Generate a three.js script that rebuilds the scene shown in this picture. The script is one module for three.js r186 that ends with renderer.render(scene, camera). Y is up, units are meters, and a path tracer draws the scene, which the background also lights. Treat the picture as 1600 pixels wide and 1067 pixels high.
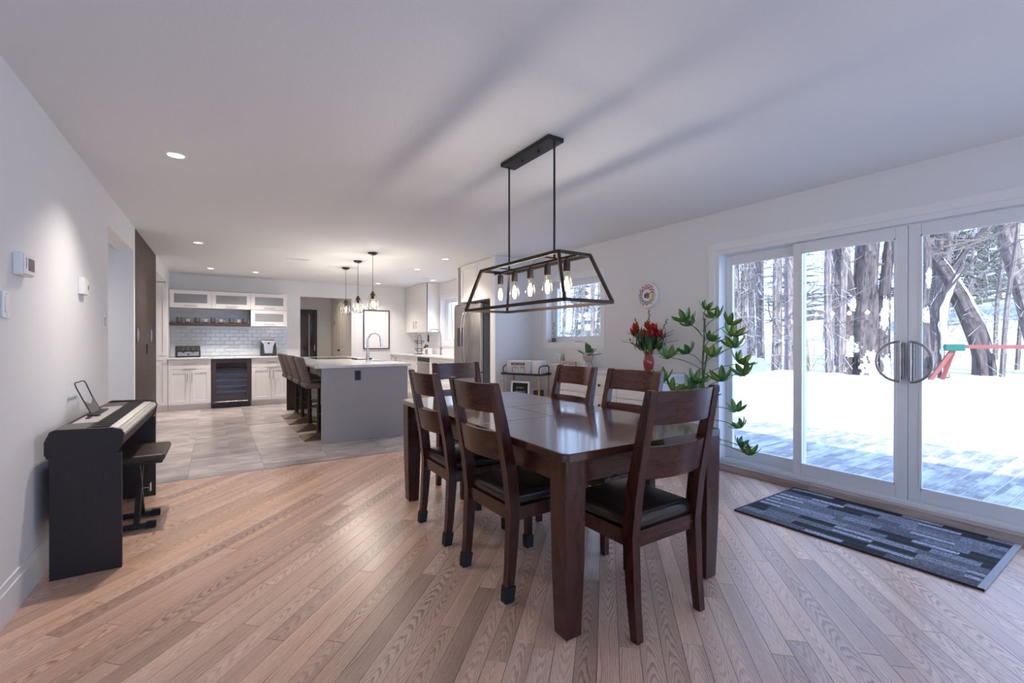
import * as THREE from 'three';
import { RoundedBoxGeometry } from 'three/addons/geometries/RoundedBoxGeometry.js';
import { mergeGeometries, toCreasedNormals } from 'three/addons/utils/BufferGeometryUtils.js';

// ---------------------------------------------------------------- camera, sky, sun, exposure
const scene = new THREE.Scene();
const camera = new THREE.PerspectiveCamera(2 * Math.atan(533.5 / 711) * 180 / Math.PI, 1600 / 1067, 0.05, 200);
const YAW = Math.atan(465 / 711);
camera.position.set(0, 1.22, 0);
camera.lookAt(Math.sin(YAW) * 10, 1.22 - 10 * 2 / 711, -Math.cos(YAW) * 10);
const renderer = new THREE.WebGLRenderer({ antialias: true });
renderer.toneMapping = THREE.LinearToneMapping;
renderer.toneMappingExposure = 1.0;
renderer.shadowMap.enabled = true;
renderer.shadowMap.type = THREE.PCFSoftShadowMap;

// pale winter sky: whitish at the horizon, soft blue overhead
{
  const W = 64, H = 64, d = new Float32Array(W * H * 4);
  for (let y = 0; y < H; y++) for (let x = 0; x < W; x++) {
    const el = Math.max(0, (y + 0.5) / H * 2 - 1), t = Math.pow(el, 0.55), i = (y * W + x) * 4;
    d[i] = 0.62 + (0.30 - 0.62) * t; d[i + 1] = 0.86 + (0.56 - 0.86) * t; d[i + 2] = 1.28 + (1.20 - 1.28) * t; d[i + 3] = 1;
  }
  const sky = new THREE.DataTexture(d, W, H, THREE.RGBAFormat, THREE.FloatType);
  sky.mapping = THREE.EquirectangularReflectionMapping; sky.magFilter = THREE.LinearFilter; sky.needsUpdate = true;
  scene.background = sky;
  scene.backgroundIntensity = 3.5; scene.environmentIntensity = 3.5;
}
const sun = new THREE.DirectionalLight(new THREE.Color(0.84, 0.93, 1.0), 7.0);
sun.position.set(6 - 0.36 * 40, 0.62 * 40, -4 + 0.70 * 40);
sun.target.position.set(6, 0, -4);
sun.castShadow = true;
sun.shadow.mapSize.set(4096, 4096);
Object.assign(sun.shadow.camera, { left: -40, right: 40, top: 40, bottom: -40, near: 1, far: 120 });
scene.add(sun, sun.target);

// ---------------------------------------------------------------- helpers
let seed = 12345;
const rnd = () => { seed = (seed * 1664525 + 1013904223) >>> 0; return seed / 4294967296; };
const rr = (a, b) => a + (b - a) * rnd();
const HT = new Float32Array(65536); for (let i = 0; i < 65536; i++) HT[i] = rnd();
const hash = (x, y) => HT[((x * 73856093) ^ (y * 19349663)) & 65535];
const sm = (t) => t * t * (3 - 2 * t);
function noise(x, y) {
  const xi = Math.floor(x), yi = Math.floor(y), fx = sm(x - xi), fy = sm(y - yi);
  const a = hash(xi, yi), b = hash(xi + 1, yi), c = hash(xi, yi + 1), d = hash(xi + 1, yi + 1);
  return a + (b - a) * fx + (c - a) * fy + (a - b - c + d) * fx * fy;
}
const fbm = (x, y, n = 4) => { let s = 0, a = 0.5, t = 0; for (let i = 0; i < n; i++) { s += a * noise(x, y); t += a; a *= 0.5; x = x * 2.03 + 17.1; y = y * 2.03 + 5.3; } return s / t; };
const clamp = (v, a = 0, b = 1) => Math.min(b, Math.max(a, v));
const sstep = (a, b, v) => sm(clamp((v - a) / (b - a)));

function tex(W, H, fn, srgb = true) {
  const d = new Uint8Array(W * H * 4);
  for (let y = 0; y < H; y++) for (let x = 0; x < W; x++) {
    const c = fn(x / W, y / H, x, y), i = (y * W + x) * 4;
    d[i] = clamp(c[0]) * 255; d[i + 1] = clamp(c[1]) * 255; d[i + 2] = clamp(c[2]) * 255; d[i + 3] = 255;
  }
  const t = new THREE.DataTexture(d, W, H); t.magFilter = THREE.LinearFilter; t.minFilter = THREE.LinearMipmapLinearFilter; t.generateMipmaps = true;
  t.wrapS = t.wrapT = THREE.RepeatWrapping; if (srgb) t.colorSpace = THREE.SRGBColorSpace; t.needsUpdate = true; return t;
}
const rep = (t, x, y) => { const c = t.clone(); c.repeat.set(x, y); c.needsUpdate = true; return c; };
function canvasTex(W, H, draw) {
  const c = document.createElement('canvas'); c.width = W; c.height = H; draw(c.getContext('2d'), W, H);
  const t = new THREE.CanvasTexture(c); t.colorSpace = THREE.SRGBColorSpace; return t;
}
const mat = (color, roughness = 0.6, o = {}) => new THREE.MeshStandardMaterial({ color, roughness, ...o });
const phy = (color, roughness = 0.6, o = {}) => new THREE.MeshPhysicalMaterial({ color, roughness, ...o });
const lin = (r, g, b) => new THREE.Color().setRGB(r, g, b);

// geometry makers: all return plain non-indexed geometries
const plain = (g) => { const n = g.index ? g.toNonIndexed() : g; for (const k of Object.keys(n.attributes)) if (!['position', 'normal', 'uv'].includes(k)) n.deleteAttribute(k); if (!n.attributes.normal) n.computeVertexNormals(); return n; };
const box = (x0, x1, y0, y1, z0, z1) => plain(new THREE.BoxGeometry(Math.abs(x1 - x0), Math.abs(y1 - y0), Math.abs(z1 - z0)).translate((x0 + x1) / 2, (y0 + y1) / 2, (z0 + z1) / 2));
const rbox = (x0, x1, y0, y1, z0, z1, r = 0.004, s = 2) => plain(new RoundedBoxGeometry(Math.abs(x1 - x0), Math.abs(y1 - y0), Math.abs(z1 - z0), s, Math.min(r, Math.abs(x1 - x0) * 0.49, Math.abs(y1 - y0) * 0.49, Math.abs(z1 - z0) * 0.49)).translate((x0 + x1) / 2, (y0 + y1) / 2, (z0 + z1) / 2));
const cyl = (x, y0, y1, z, r0, r1 = r0, n = 20) => plain(new THREE.CylinderGeometry(r1, r0, y1 - y0, n).translate(x, (y0 + y1) / 2, z));
function rod(a, b, r, r1 = r, n = 10) {
  const A = new THREE.Vector3(...a), B = new THREE.Vector3(...b), d = B.clone().sub(A), L = d.length();
  const g = new THREE.CylinderGeometry(r1, r, L, n);
  g.applyQuaternion(new THREE.Quaternion().setFromUnitVectors(new THREE.Vector3(0, 1, 0), d.normalize()));
  return plain(g.translate((A.x + B.x) / 2, (A.y + B.y) / 2, (A.z + B.z) / 2));
}
function bar(a, b, w, h) {   // square bar between two points
  const A = new THREE.Vector3(...a), B = new THREE.Vector3(...b), d = B.clone().sub(A), L = d.length();
  const g = new THREE.BoxGeometry(w, h, L), m = new THREE.Matrix4().lookAt(B, A, Math.abs(d.y) > 0.95 * L ? new THREE.Vector3(1, 0, 0) : new THREE.Vector3(0, 1, 0));
  return plain(g.applyMatrix4(m).translate((A.x + B.x) / 2, (A.y + B.y) / 2, (A.z + B.z) / 2));
}
const tube = (pts, r, seg = 32, n = 8, closed = false) => plain(new THREE.TubeGeometry(new THREE.CatmullRomCurve3(pts.map((p) => new THREE.Vector3(...p)), closed), seg, r, n, closed));
const lathe = (pts, n = 32) => plain(new THREE.LatheGeometry(pts.map((p) => new THREE.Vector2(p[0], p[1])), n));
const sphere = (x, y, z, r, sy = 1, n = 16) => plain(new THREE.SphereGeometry(r, n, Math.ceil(n * 0.7)).scale(1, sy, 1).translate(x, y, z));
function loft(sec) {   // sections [cx, cy, cz, width x, depth z] joined into one closed tapering post
  const P = [], quad = (a, b, c, d) => P.push(...a, ...b, ...c, ...a, ...c, ...d);
  const ring = ([x, y, z, w, d]) => [[x - w / 2, y, z + d / 2], [x + w / 2, y, z + d / 2], [x + w / 2, y, z - d / 2], [x - w / 2, y, z - d / 2]];
  const R = sec.map(ring);
  for (let i = 0; i + 1 < R.length; i++) for (let k = 0; k < 4; k++) quad(R[i][k], R[i][(k + 1) % 4], R[i + 1][(k + 1) % 4], R[i + 1][k]);
  const a = R[0], b = R[R.length - 1]; quad(a[3], a[2], a[1], a[0]); quad(b[0], b[1], b[2], b[3]);
  const g = new THREE.BufferGeometry(); g.setAttribute('position', new THREE.Float32BufferAttribute(P, 3)); g.computeVertexNormals(); return g;
}
function prism(poly, y0, y1, bevel = 0) {   // vertical prism of an xz polygon (counter-clockwise seen from above or not), top edge bevelled
  const n = poly.length, P = [];
  let area = 0; for (let i = 0; i < n; i++) { const [x, z] = poly[i], [u, w] = poly[(i + 1) % n]; area += x * w - u * z; }
  const pl = area > 0 ? poly.slice().reverse() : poly;   // make it so that the top faces up
  const cx = pl.reduce((s, p) => s + p[0], 0) / n, cz = pl.reduce((s, p) => s + p[1], 0) / n;
  const ins = pl.map(([x, z]) => { const dx = cx - x, dz = cz - z, l = Math.hypot(dx, dz) || 1; return [x + dx / l * bevel * 1.4, z + dz / l * bevel * 1.4]; });
  const yb = y1 - bevel;
  for (let i = 1; i + 1 < n; i++) P.push(ins[0][0], y1, ins[0][1], ins[i][0], y1, ins[i][1], ins[i + 1][0], y1, ins[i + 1][1]);
  for (let i = 0; i < n; i++) {
    const j = (i + 1) % n, a = pl[i], b = pl[j], c = ins[i], d = ins[j];
    P.push(a[0], y0, a[1], b[0], y0, b[1], b[0], yb, b[1], a[0], y0, a[1], b[0], yb, b[1], a[0], yb, a[1]);
    if (bevel) P.push(a[0], yb, a[1], b[0], yb, b[1], d[0], y1, d[1], a[0], yb, a[1], d[0], y1, d[1], c[0], y1, c[1]);
  }
  const g = new THREE.BufferGeometry(); g.setAttribute('position', new THREE.Float32BufferAttribute(P, 3)); g.computeVertexNormals(); return g;
}
function shapeX(pts, d, bevel = 0) {   // outline in (x, y) extruded along z, centred on z = 0
  const s = new THREE.Shape(pts.map((p) => new THREE.Vector2(p[0], p[1])));
  const g = new THREE.ExtrudeGeometry(s, { depth: d - 2 * bevel, bevelEnabled: bevel > 0, bevelSize: bevel, bevelThickness: bevel, bevelSegments: 2, curveSegments: 12 });
  return plain(g.translate(0, 0, -d / 2 + bevel));
}
// box-projected uv in metres; grain = axis that becomes u
function uvm(g, grain = 'x', ou = 0, ov = 0) {
  const p = g.attributes.position, n = g.attributes.normal, uv = new Float32Array(p.count * 2), ax = { x: 0, y: 1, z: 2 }[grain];
  for (let i = 0; i < p.count; i++) {
    const N = [Math.abs(n.getX(i)), Math.abs(n.getY(i)), Math.abs(n.getZ(i))], c = [p.getX(i), p.getY(i), p.getZ(i)];
    const k = N[0] > N[1] && N[0] > N[2] ? 0 : N[1] > N[2] ? 1 : 2, two = [0, 1, 2].filter((q) => q !== k);
    const u = two.includes(ax) ? ax : two[0], v = two.find((q) => q !== u);
    uv[i * 2] = c[u] + ou; uv[i * 2 + 1] = c[v] + ov;
  }
  g.setAttribute('uv', new THREE.BufferAttribute(uv, 2)); return g;
}
const used = {};
const numbered = (n) => { used[n] = (used[n] ?? -1) + 1; return used[n] ? n + '_' + String(used[n]).padStart(3, '0') : n; };
function join(geos, grain) {
  const l = (Array.isArray(geos) ? geos : [geos]).map((g) => { g = plain(g); if (grain || !g.attributes.uv) uvm(g, grain || 'x', rnd() * 3, rnd() * 3); return g; });
  for (const g of l) for (const k of Object.keys(g.attributes)) if (!['position', 'normal', 'uv'].includes(k)) g.deleteAttribute(k);
  return l.length === 1 ? l[0] : mergeGeometries(l);
}
// one named mesh; grain given = box-projected uv in metres
function part(name, geos, m, parent, grain) { const o = new THREE.Mesh(join(geos, grain), m); o.name = name; parent.add(o); return o; }
function thing(name, label, category, pos = [0, 0, 0], turn = 0, group) {
  const o = new THREE.Group(); o.name = numbered(name); o.position.set(...pos); o.rotation.y = turn; o.userData = { label, category }; if (group) o.userData.group = group; scene.add(o); return o;
}
function single(name, label, category, geos, m, o = {}) {
  const e = new THREE.Mesh(join(geos, o.grain), m); e.name = numbered(name); e.userData = { label, category }; if (o.group) e.userData.group = o.group; if (o.pos) e.position.set(...o.pos); if (o.turn) e.rotation.y = o.turn; scene.add(e); return e;
}
function struct(name, geos, m, o = {}) {
  const e = new THREE.Mesh(join(geos, o.grain), m); e.name = name; e.userData = { kind: 'structure' }; if (o.label) e.userData.label = o.label; if (o.pos) e.position.set(...o.pos); if (o.turn) e.rotation.y = o.turn; scene.add(e); return e;
}
function copy(o, label, pos, turn) {
  const c = o.clone(); c.name = numbered(o.name.replace(/_\d{3}$/, '')); c.userData = { ...o.userData }; if (label) c.userData.label = label; c.position.set(...pos); c.rotation.set(0, turn, 0); scene.add(c); return c;
}

// ---------------------------------------------------------------- textures
const oakTex = tex(2048, 512, (u, v) => {
  const U = u * 2.4, lane = Math.floor(v * 6), w = (v * 6 - lane - 0.5) * 2, s = lane * 31.7;
  let g;
  const wob = fbm(U * 1.7 + s, w * 1.2 + s, 3) - 0.5;
  if (lane % 3 !== 2) { const c = w - 0.5 * (noise(U * 0.9 + s, 3.3) - 0.5); g = 15 * (lane % 2 ? U : -U) + 6.5 * c * c + 3.4 * wob + 1.2 * fbm(U * 9 + s, w * 3, 2); }
  else g = 8 * w + 5 * wob + 0.8 * fbm(U * 8 + s, w * 4, 2);
  const f = g - Math.floor(g), line = sstep(0.35, 0.8, f) * (1 - sstep(0.86, 1, f));
  const pore = sstep(0.6, 0.95, noise(U * 38 + s, v * 760)) * 0.5 + 0.35 * noise(U * 110, v * 1500);
  const patch = fbm(U * 1.4 + s, w * 0.8 + s * 2, 3);
  const d = clamp(0.40 * line * (0.3 + patch * 1.2) + 0.38 * pore + 0.35 * (patch - 0.5));
  return [0.95 - 0.40 * d, 0.80 - 0.40 * d, 0.70 - 0.38 * d];
});
const darkTex = tex(1024, 512, (u, v) => {
  const g = 16 * v + 2.5 * fbm(u * 2, v * 3, 3) + 0.5 * fbm(u * 14, v * 10, 2), f = g - Math.floor(g);
  const d = 0.35 * sstep(0.3, 0.9, f) + 0.5 * noise(u * 30, v * 420) + 0.5 * fbm(u * 3, v * 5, 3);
  return [0.41 - 0.17 * d, 0.225 - 0.11 * d, 0.175 - 0.085 * d];
});
const tileTex = tex(1024, 1024, (u, v) => {
  const a = fbm(u * 3, v * 16, 5), b = fbm(u * 9 + 4, v * 60, 3), c = fbm(u * 5 + 9, v * 6, 4), k = 0.64 + 0.26 * (a - 0.5) + 0.14 * (b - 0.5) + 0.3 * (c - 0.5);
  return [k * 1.04 + 0.055, k * 0.99 + 0.045, k * 0.96 + 0.045];
});
const quartzTex = tex(1024, 1024, (u, v) => {
  const n = Math.abs(fbm(u * 4 + 1.5 * fbm(u * 3, v * 3, 3), v * 4, 4) - 0.5), k = 0.9 - 0.22 * (1 - sstep(0, 0.03, n)) * fbm(u * 3 + 8, v * 3, 2) - 0.03 * fbm(u * 30, v * 30, 2);
  return [k, k, k * 1.005];
});
const rugTex = tex(1024, 1024, (u, v) => {   // u along the rug's length, v across; rows of flat woven blocks
  const rows = 12, r = Math.floor(v * rows), fv = v * rows - r, off = hash(r, 7) * 0.5, cols = 6, c = Math.floor((u + off) * cols), fu = (u + off) * cols - c, h = hash(c + 3, r * 5 + 1);
  let k = 0.34 + 0.22 * hash(c, r + 40);
  if (h > 0.80) k = (fv > 0.25 && fv < 0.8) ? 0.66 : 0.3;
  if (h < 0.25) k = (Math.abs(fv - 0.35) < 0.12 || Math.abs(fv - 0.72) < 0.12) ? 0.1 : 0.22;
  k *= 0.6 + 0.8 * noise(u * 260, v * 260) + 0.1 * (noise(u * 150, v * 900) - 0.5);
  return [k * 1.0, k * 0.98, k * 1.04];
});
const walnutTex = tex(512, 1024, (u, v) => { const d = noise(u * 160, v * 5) * 0.5 + fbm(u * 40, v * 3, 3) * 0.6; return [0.36 - 0.13 * d, 0.29 - 0.115 * d, 0.245 - 0.10 * d]; });
const barkTex = tex(512, 512, (u, v) => { const n = fbm(u * 26, v * 7, 4), k = 0.44 + 0.36 * (n - 0.4) - 0.16 * sstep(0.55, 0.8, fbm(u * 40, v * 12, 2)); return [k * 1.12, k, k * 0.92]; });
const deckTex = tex(1024, 512, (u, v) => { const s = 0.5 * sstep(0.38, 0.75, fbm(u * 2.5, v * 7, 5)), g = 0.55 + 0.16 * (noise(u * 6, v * 160) - 0.5) + 0.16 * (fbm(u * 9, v * 9, 3) - 0.5); return [g + (0.93 - g) * s, g * 0.96 + (0.94 - g * 0.96) * s, g * 0.93 + (0.96 - g * 0.93) * s]; });
const fabricTex = tex(512, 512, (u, v) => { const k = 0.43 + 0.14 * (noise(u * 200, v * 200) - 0.5) + 0.1 * (fbm(u * 6, v * 6, 3) - 0.5); return [k * 1.05, k * 0.93, k * 0.90]; });
const grainBump = tex(512, 512, (u, v) => { const k = 0.6 * noise(u * 20, v * 300) + 0.4 * noise(u * 60, v * 500); return [k, k, k]; }, false);
const snowBump = tex(512, 512, (u, v) => { const k = fbm(u * 12, v * 12, 5); return [k, k, k]; }, false);
const plasterBump = tex(512, 512, (u, v) => { const k = fbm(u * 60, v * 60, 3); return [k, k, k]; }, false);

// ---------------------------------------------------------------- materials
const M = {};
M.wall = mat(lin(0.79, 0.79, 0.80), 0.85, { bumpMap: plasterBump, bumpScale: 0.0006 });
M.ceil = mat(lin(0.79, 0.80, 0.815), 0.9, { bumpMap: rep(plasterBump, 2, 2), bumpScale: 0.0008 });
M.trim = mat(lin(0.84, 0.84, 0.84), 0.45);
M.vinyl = mat(lin(0.80, 0.81, 0.83), 0.35);
M.cab = mat(lin(0.82, 0.80, 0.79), 0.4);
M.oak = [[1, 1, 1], [0.86, 0.84, 0.82], [1.1, 1.06, 1.02], [0.94, 0.9, 0.88], [1.02, 1.04, 1.06], [0.74, 0.72, 0.72]].map((c) => phy(lin(...c), 0.42, { map: oakTex, bumpMap: grainBump, bumpScale: 0.0004, clearcoat: 0.8, clearcoatRoughness: 0.26 }));
M.joint = mat(lin(0.05, 0.04, 0.035), 0.9);
M.grout = mat(lin(0.42, 0.40, 0.38), 0.9);
M.tile = [0.86, 1.0, 1.1].map((k) => phy(lin(k, k, k * 1.02), 0.4, { map: tileTex, clearcoat: 0.6, clearcoatRoughness: 0.22 }));
M.dark = mat(lin(0.66, 0.58, 0.55), 0.26, { map: darkTex, bumpMap: grainBump, bumpScale: 0.0003 });
M.darkTop = phy(lin(0.66, 0.58, 0.55), 0.26, { map: darkTex, clearcoat: 1, clearcoatRoughness: 0.08 });
M.leather = mat(lin(0.026, 0.017, 0.016), 0.24);
M.rubber = mat(lin(0.018, 0.018, 0.02), 0.85);
M.black = mat(lin(0.02, 0.018, 0.02), 0.45);
M.blackMetal = mat(lin(0.022, 0.019, 0.018), 0.4, { metalness: 0.3 });
M.bronze = mat(lin(0.06, 0.045, 0.035), 0.35, { metalness: 0.8 });
M.bronzeLight = mat(lin(0.24, 0.17, 0.12), 0.35, { metalness: 0.9 });
M.chrome = mat(lin(0.75, 0.76, 0.78), 0.12, { metalness: 1 });
M.nickel = mat(lin(0.42, 0.39, 0.37), 0.3, { metalness: 1 });
M.steel = mat(lin(0.50, 0.47, 0.45), 0.27, { metalness: 1 });
M.greyPanel = mat(lin(0.385, 0.365, 0.365), 0.55);
M.quartz = mat(lin(1, 1, 1), 0.15, { map: quartzTex });
M.walnut = mat(lin(0.75, 0.68, 0.62), 0.5, { map: walnutTex });
M.pane = phy(lin(1, 1, 1), 0.0, { transmission: 1, thickness: 0, ior: 1.5 });
M.frost = phy(lin(0.80, 0.80, 0.82), 0.35, { transmission: 0.75, thickness: 0, ior: 1.5 });
M.clearGlass = phy(lin(1, 1, 1), 0.02, { transmission: 1, thickness: 0, ior: 1.45 });
M.snow = mat(lin(0.84, 0.83, 0.82), 0.9, { bumpMap: snowBump, bumpScale: 0.02 });
M.bark = mat(lin(0.95, 0.92, 0.95), 0.95, { map: barkTex });
M.barkDark = mat(lin(0.55, 0.52, 0.55), 0.95, { map: barkTex });
M.twig = mat(lin(0.17, 0.13, 0.11), 0.95);
M.fabric = mat(lin(1, 1, 1), 0.95, { map: fabricTex });
M.white = mat(lin(0.84, 0.84, 0.84), 0.4);
M.glow = (c, k) => new THREE.MeshStandardMaterial({ color: 0x000000, emissive: lin(...c), emissiveIntensity: k, roughness: 1 });

// ---------------------------------------------------------------- the setting
const XR = 4.04, ZB = -10.3, ZT = -4.87, CH = 2.44;
const LW = { pos: [-0.80, 0, 0], turn: -0.0127 };   // the left wall stands very slightly out of square
const clipPoly = (poly, x0, x1, z0, z1) => {
  for (const [ax, lim, sgn] of [[0, x0, 1], [0, x1, -1], [1, z0, 1], [1, z1, -1]]) {
    const out = [];
    for (let i = 0; i < poly.length; i++) {
      const a = poly[i], b = poly[(i + 1) % poly.length], da = (a[ax] - lim) * sgn, db = (b[ax] - lim) * sgn;
      if (da >= 0) out.push(a);
      if ((da >= 0) !== (db >= 0)) { const t = da / (da - db); out.push([a[0] + (b[0] - a[0]) * t, a[1] + (b[1] - a[1]) * t]); }
    }
    poly = out; if (poly.length < 3) return null;
  }
  return poly;
};
{
  const floor = struct('floor', [box(-2.8, 4.22, -0.16, -0.006, -4.87, 0.25)], M.joint);
  // oak strips laid at 45 degrees
  const q = Math.SQRT1_2, W = 0.083;
  let row = 0;
  for (let k = -56; k < 34; k++, row++) {
    const t0 = 0.627 + k * W, t1 = t0 + W - 0.0016;
    let s = -3.6 + hash(row, 11) * 1.3;
    while (s < 7.2) {
      const L = 0.75 + 1.05 * hash(row * 7 + Math.floor(s * 10), 5), a = s + 0.0008, b = s + L - 0.0008;
      // s = (x - z) / sqrt2, t = (x + z) / sqrt2
      const P = (S, T) => [(S + T) * q, (T - S) * q];
      const poly = clipPoly([P(a, t0), P(b, t0), P(b, t1), P(a, t1)], -0.84, XR, ZT, 0.25);
      if (poly) {
        const g = prism(poly, -0.012, 0, 0.0012), p = g.attributes.position, uv = new Float32Array(p.count * 2), lane = Math.floor(rnd() * 6), ou = rnd() * 0.6, flip = rnd() < 0.5;
        for (let i = 0; i < p.count; i++) { const S = (p.getX(i) - p.getZ(i)) * q, T = (p.getX(i) + p.getZ(i)) * q; const uu = (S - a + ou) / 2.4; uv[i * 2] = flip ? 0.99 - uu : uu; uv[i * 2 + 1] = (lane + 0.09 + 0.82 * (T - t0) / W) / 6; }
        g.setAttribute('uv', new THREE.BufferAttribute(uv, 2));
        const m = new THREE.Mesh(g, M.oak[Math.floor(Math.pow(rnd(), 1.3) * 6)]); m.name = 'plank'; floor.add(m);
      }
      s += L;
    }
  }
  struct('floor_living', box(-2.8, 4.22, -0.16, 0, 0.25, 4.0), M.oak[1], { grain: 'x' });
  // metal strip between boards and tiles, then large kitchen tiles
  const kf = struct('floor_kitchen', box(-2.8, 4.22, -0.16, -0.006, -12.7, -4.87), M.grout, { label: 'kitchen floor of large grey stone look tiles' });
  part('edge_strip', rbox(-0.84, XR, -0.01, 0.004, -4.885, -4.86, 0.002), M.nickel, kf);
  for (let c = 0; c < 9; c++) {
    const x0 = -1.4 + c * 0.6, x1 = Math.min(x0 + 0.6, XR);
    for (let z = -4.885 - (c % 2 ? 0.205 : 0.805), zt = -4.885, r = 0; zt > -12.6; r++) {
      const zb = Math.max(z, -12.6), g = prism([[x0 + 0.0015, zt - 0.0015], [x1 - 0.0015, zt - 0.0015], [x1 - 0.0015, zb + 0.0015], [x0 + 0.0015, zb + 0.0015]], -0.01, 0, 0.001);
      uvm(g, 'z', rnd() * 5, rnd() * 5); for (let i = 0, u = g.attributes.uv; i < u.count; i++) u.setXY(i, u.getY(i) * 0.8, u.getX(i) * 0.8);
      if (!(zt <= ZB && (x1 < 1.3 || x0 > 2.6))) { const m = new THREE.Mesh(g, M.tile[Math.floor(rnd() * 3)]); m.name = 'tile'; kf.add(m); }
      zt = zb; z -= 1.2;
    }
  }
  struct('ceiling', [box(-2.8, 4.22, CH, CH + 0.25, -12.7, 4.0)], M.ceil, { grain: 'x' });
}
// left wall: plain run, cased opening to the hall, dark closet, bulkhead over the pantry nook
{
  struct('wall_left', [box(-0.14, 0, 0, CH, -4.98, 4.0), box(-0.14, 0, 2.17, CH, -6.30, -4.98)], M.wall, { ...LW, grain: 'z' });
  struct('wall_jamb', box(-0.72, -0.004, 0, CH, -6.40, -6.30), M.wall, { ...LW, grain: 'y' });
  struct('wall_bulkhead', [box(-0.70, 0, 2.21, CH, -10.29, -8.24)], M.wall, { ...LW, grain: 'z' });
  const b = struct('baseboard_left', [box(0, 0.014, 0, 0.135, -4.98, 4.0), box(0, 0.008, 0.135, 0.17, -4.98, 4.0)], M.trim, LW);
  struct('wall_hall', [box(-2.7, -2.58, 0, CH, -6.42, -4.8), box(-2.58, -0.95, 0, CH, -4.98, -4.86), box(-2.58, -1.5, 0, CH, -6.42, -6.30), box(-1.62, -1.5, 0, CH, -10.32, -6.42), box(-1.6, -1.38, 0, CH, -10.32, -8.2)], M.wall, { grain: 'y' });
  struct('floor_hall', box(-2.7, -0.8, -0.1, -0.002, -6.42, -4.8), M.tile[1], { grain: 'x' });
}
// right wall with the dining window, the kitchen window and the patio door
{
  const T = 0.2, X1 = XR + T;
  const openings = [[-9.0 + 0.08, -7.95, 1.17, 2.09], [-5.25, -4.15, 1.19, 2.05], [-2.60, 0.26, 0, 2.075]];
  const g = []; let z = -12.7;
  for (const [a, b, y0, y1] of openings) { g.push(box(XR, X1, 0, CH, z, a)); if (y0 > 0) g.push(box(XR, X1, 0, y0, a, b)); g.push(box(XR, X1, y1, CH, a, b)); z = b; }
  g.push(box(XR, X1, 0, CH, z, 4.0));
  struct('wall_right', g, M.wall, { grain: 'z' });
  struct('wall_back', [box(-1.62, 1.49, 0, CH, ZB - 0.14, ZB), box(1.49, 2.52, 2.13, CH, ZB - 0.14, ZB), box(2.52, XR, 0, CH, ZB - 0.14, ZB)], M.wall, { grain: 'x' });
  struct('wall_passage', [box(1.3, 1.4, 0, CH, -12.6, ZB - 0.14), box(2.56, 2.66, 0, CH, -12.6, ZB - 0.14), box(1.3, 2.66, 0, CH, -12.72, -12.6)], M.wall, { grain: 'y' });
  struct('wall_front', [box(-0.95, -0.4, 0, CH, 3.2, 3.35), box(-0.4, 3.9, 0, 0.25, 3.2, 3.35), box(-0.4, 3.9, 2.25, CH, 3.2, 3.35), box(3.9, 4.22, 0, CH, 3.2, 3.35)], M.wall);
  // short wall that hides the refrigerator
  struct('wall_stub', [box(3.385, XR, 0, CH, -5.76, -5.62)], M.wall, { grain: 'x' });
  struct('baseboard_right', [box(XR - 0.014, XR, 0, 0.14, -5.62, -2.66), box(3.40, XR, 0, 0.14, -5.62, -5.606)], M.trim);
  // eave outside
  struct('trim_eave', [box(X1, 4.85, 2.50, 2.62, -12.7, 4.0), box(4.80, 4.86, 2.42, 2.64, -12.7, 4.0)], M.trim);
  struct('roof', [box(-3, 4.85, 2.70, 2.82, -12.9, 4.3)], M.black);
}
function makeWindow(n, z0, z1, y0, y1, label) {
  const c = 0.075, t = 0.012;
  const w = struct('window_' + n, [box(XR - t, XR, y0 - c, y1 + c, z0 - c, z0), box(XR - t, XR, y0 - c, y1 + c, z1, z1 + c), box(XR - t, XR, y0 - c, y0, z0, z1), box(XR - t, XR, y1, y1 + c, z0, z1)], M.trim, { label });
  const X = XR + 0.12, fr = 0.045;
  const fg = (a, e, x0, x1) => [box(x0, x1, y0 + a, y1 - a, z0 + a, z0 + a + e), box(x0, x1, y0 + a, y1 - a, z1 - a - e, z1 - a), box(x0, x1, y0 + a, y0 + a + e, z0 + a + e, z1 - a - e), box(x0, x1, y1 - a - e, y1 - a, z0 + a + e, z1 - a - e)];
  part('window_frame', fg(0, fr, X - 0.02, X + 0.06), M.vinyl, w);
  part('sash', fg(fr, 0.04, X, X + 0.045), M.vinyl, w);
  part('pane', box(X + 0.018, X + 0.022, y0 + 0.085, y1 - 0.085, z0 + 0.085, z1 - 0.085), M.pane, w);
  const zm = z0 + (z1 - z0) * 0.52;
  part('crank', [rbox(X - 0.05, X - 0.02, y0 + 0.012, y0 + 0.03, zm - 0.06, zm + 0.06, 0.006), rod([X - 0.045, y0 + 0.03, zm + 0.03], [X - 0.05, y0 + 0.045, zm - 0.04], 0.006)], M.vinyl, w);
  return w;
}
makeWindow(1, -5.25, -4.15, 1.19, 2.05, 'white casement window beside the dining wall clock');
makeWindow(2, -8.92, -7.95, 1.17, 2.09, 'kitchen window over the sink');
{ // unseen wide window added behind the viewer as daylight fill
  const w = struct('window_3', [box(-0.4, 3.9, 0.25, 0.30, 3.23, 3.30), box(-0.4, 3.9, 2.20, 2.25, 3.23, 3.30), ...[-0.4, 1.02, 2.43, 3.85].map((x) => box(x, x + 0.05, 0.3, 2.2, 3.23, 3.30))], M.vinyl);
  for (const x of [-0.35, 1.07, 2.48]) part('pane', box(x, x + 1.37, 0.3, 2.2, 3.26, 3.264), M.pane, w);
}
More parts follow.
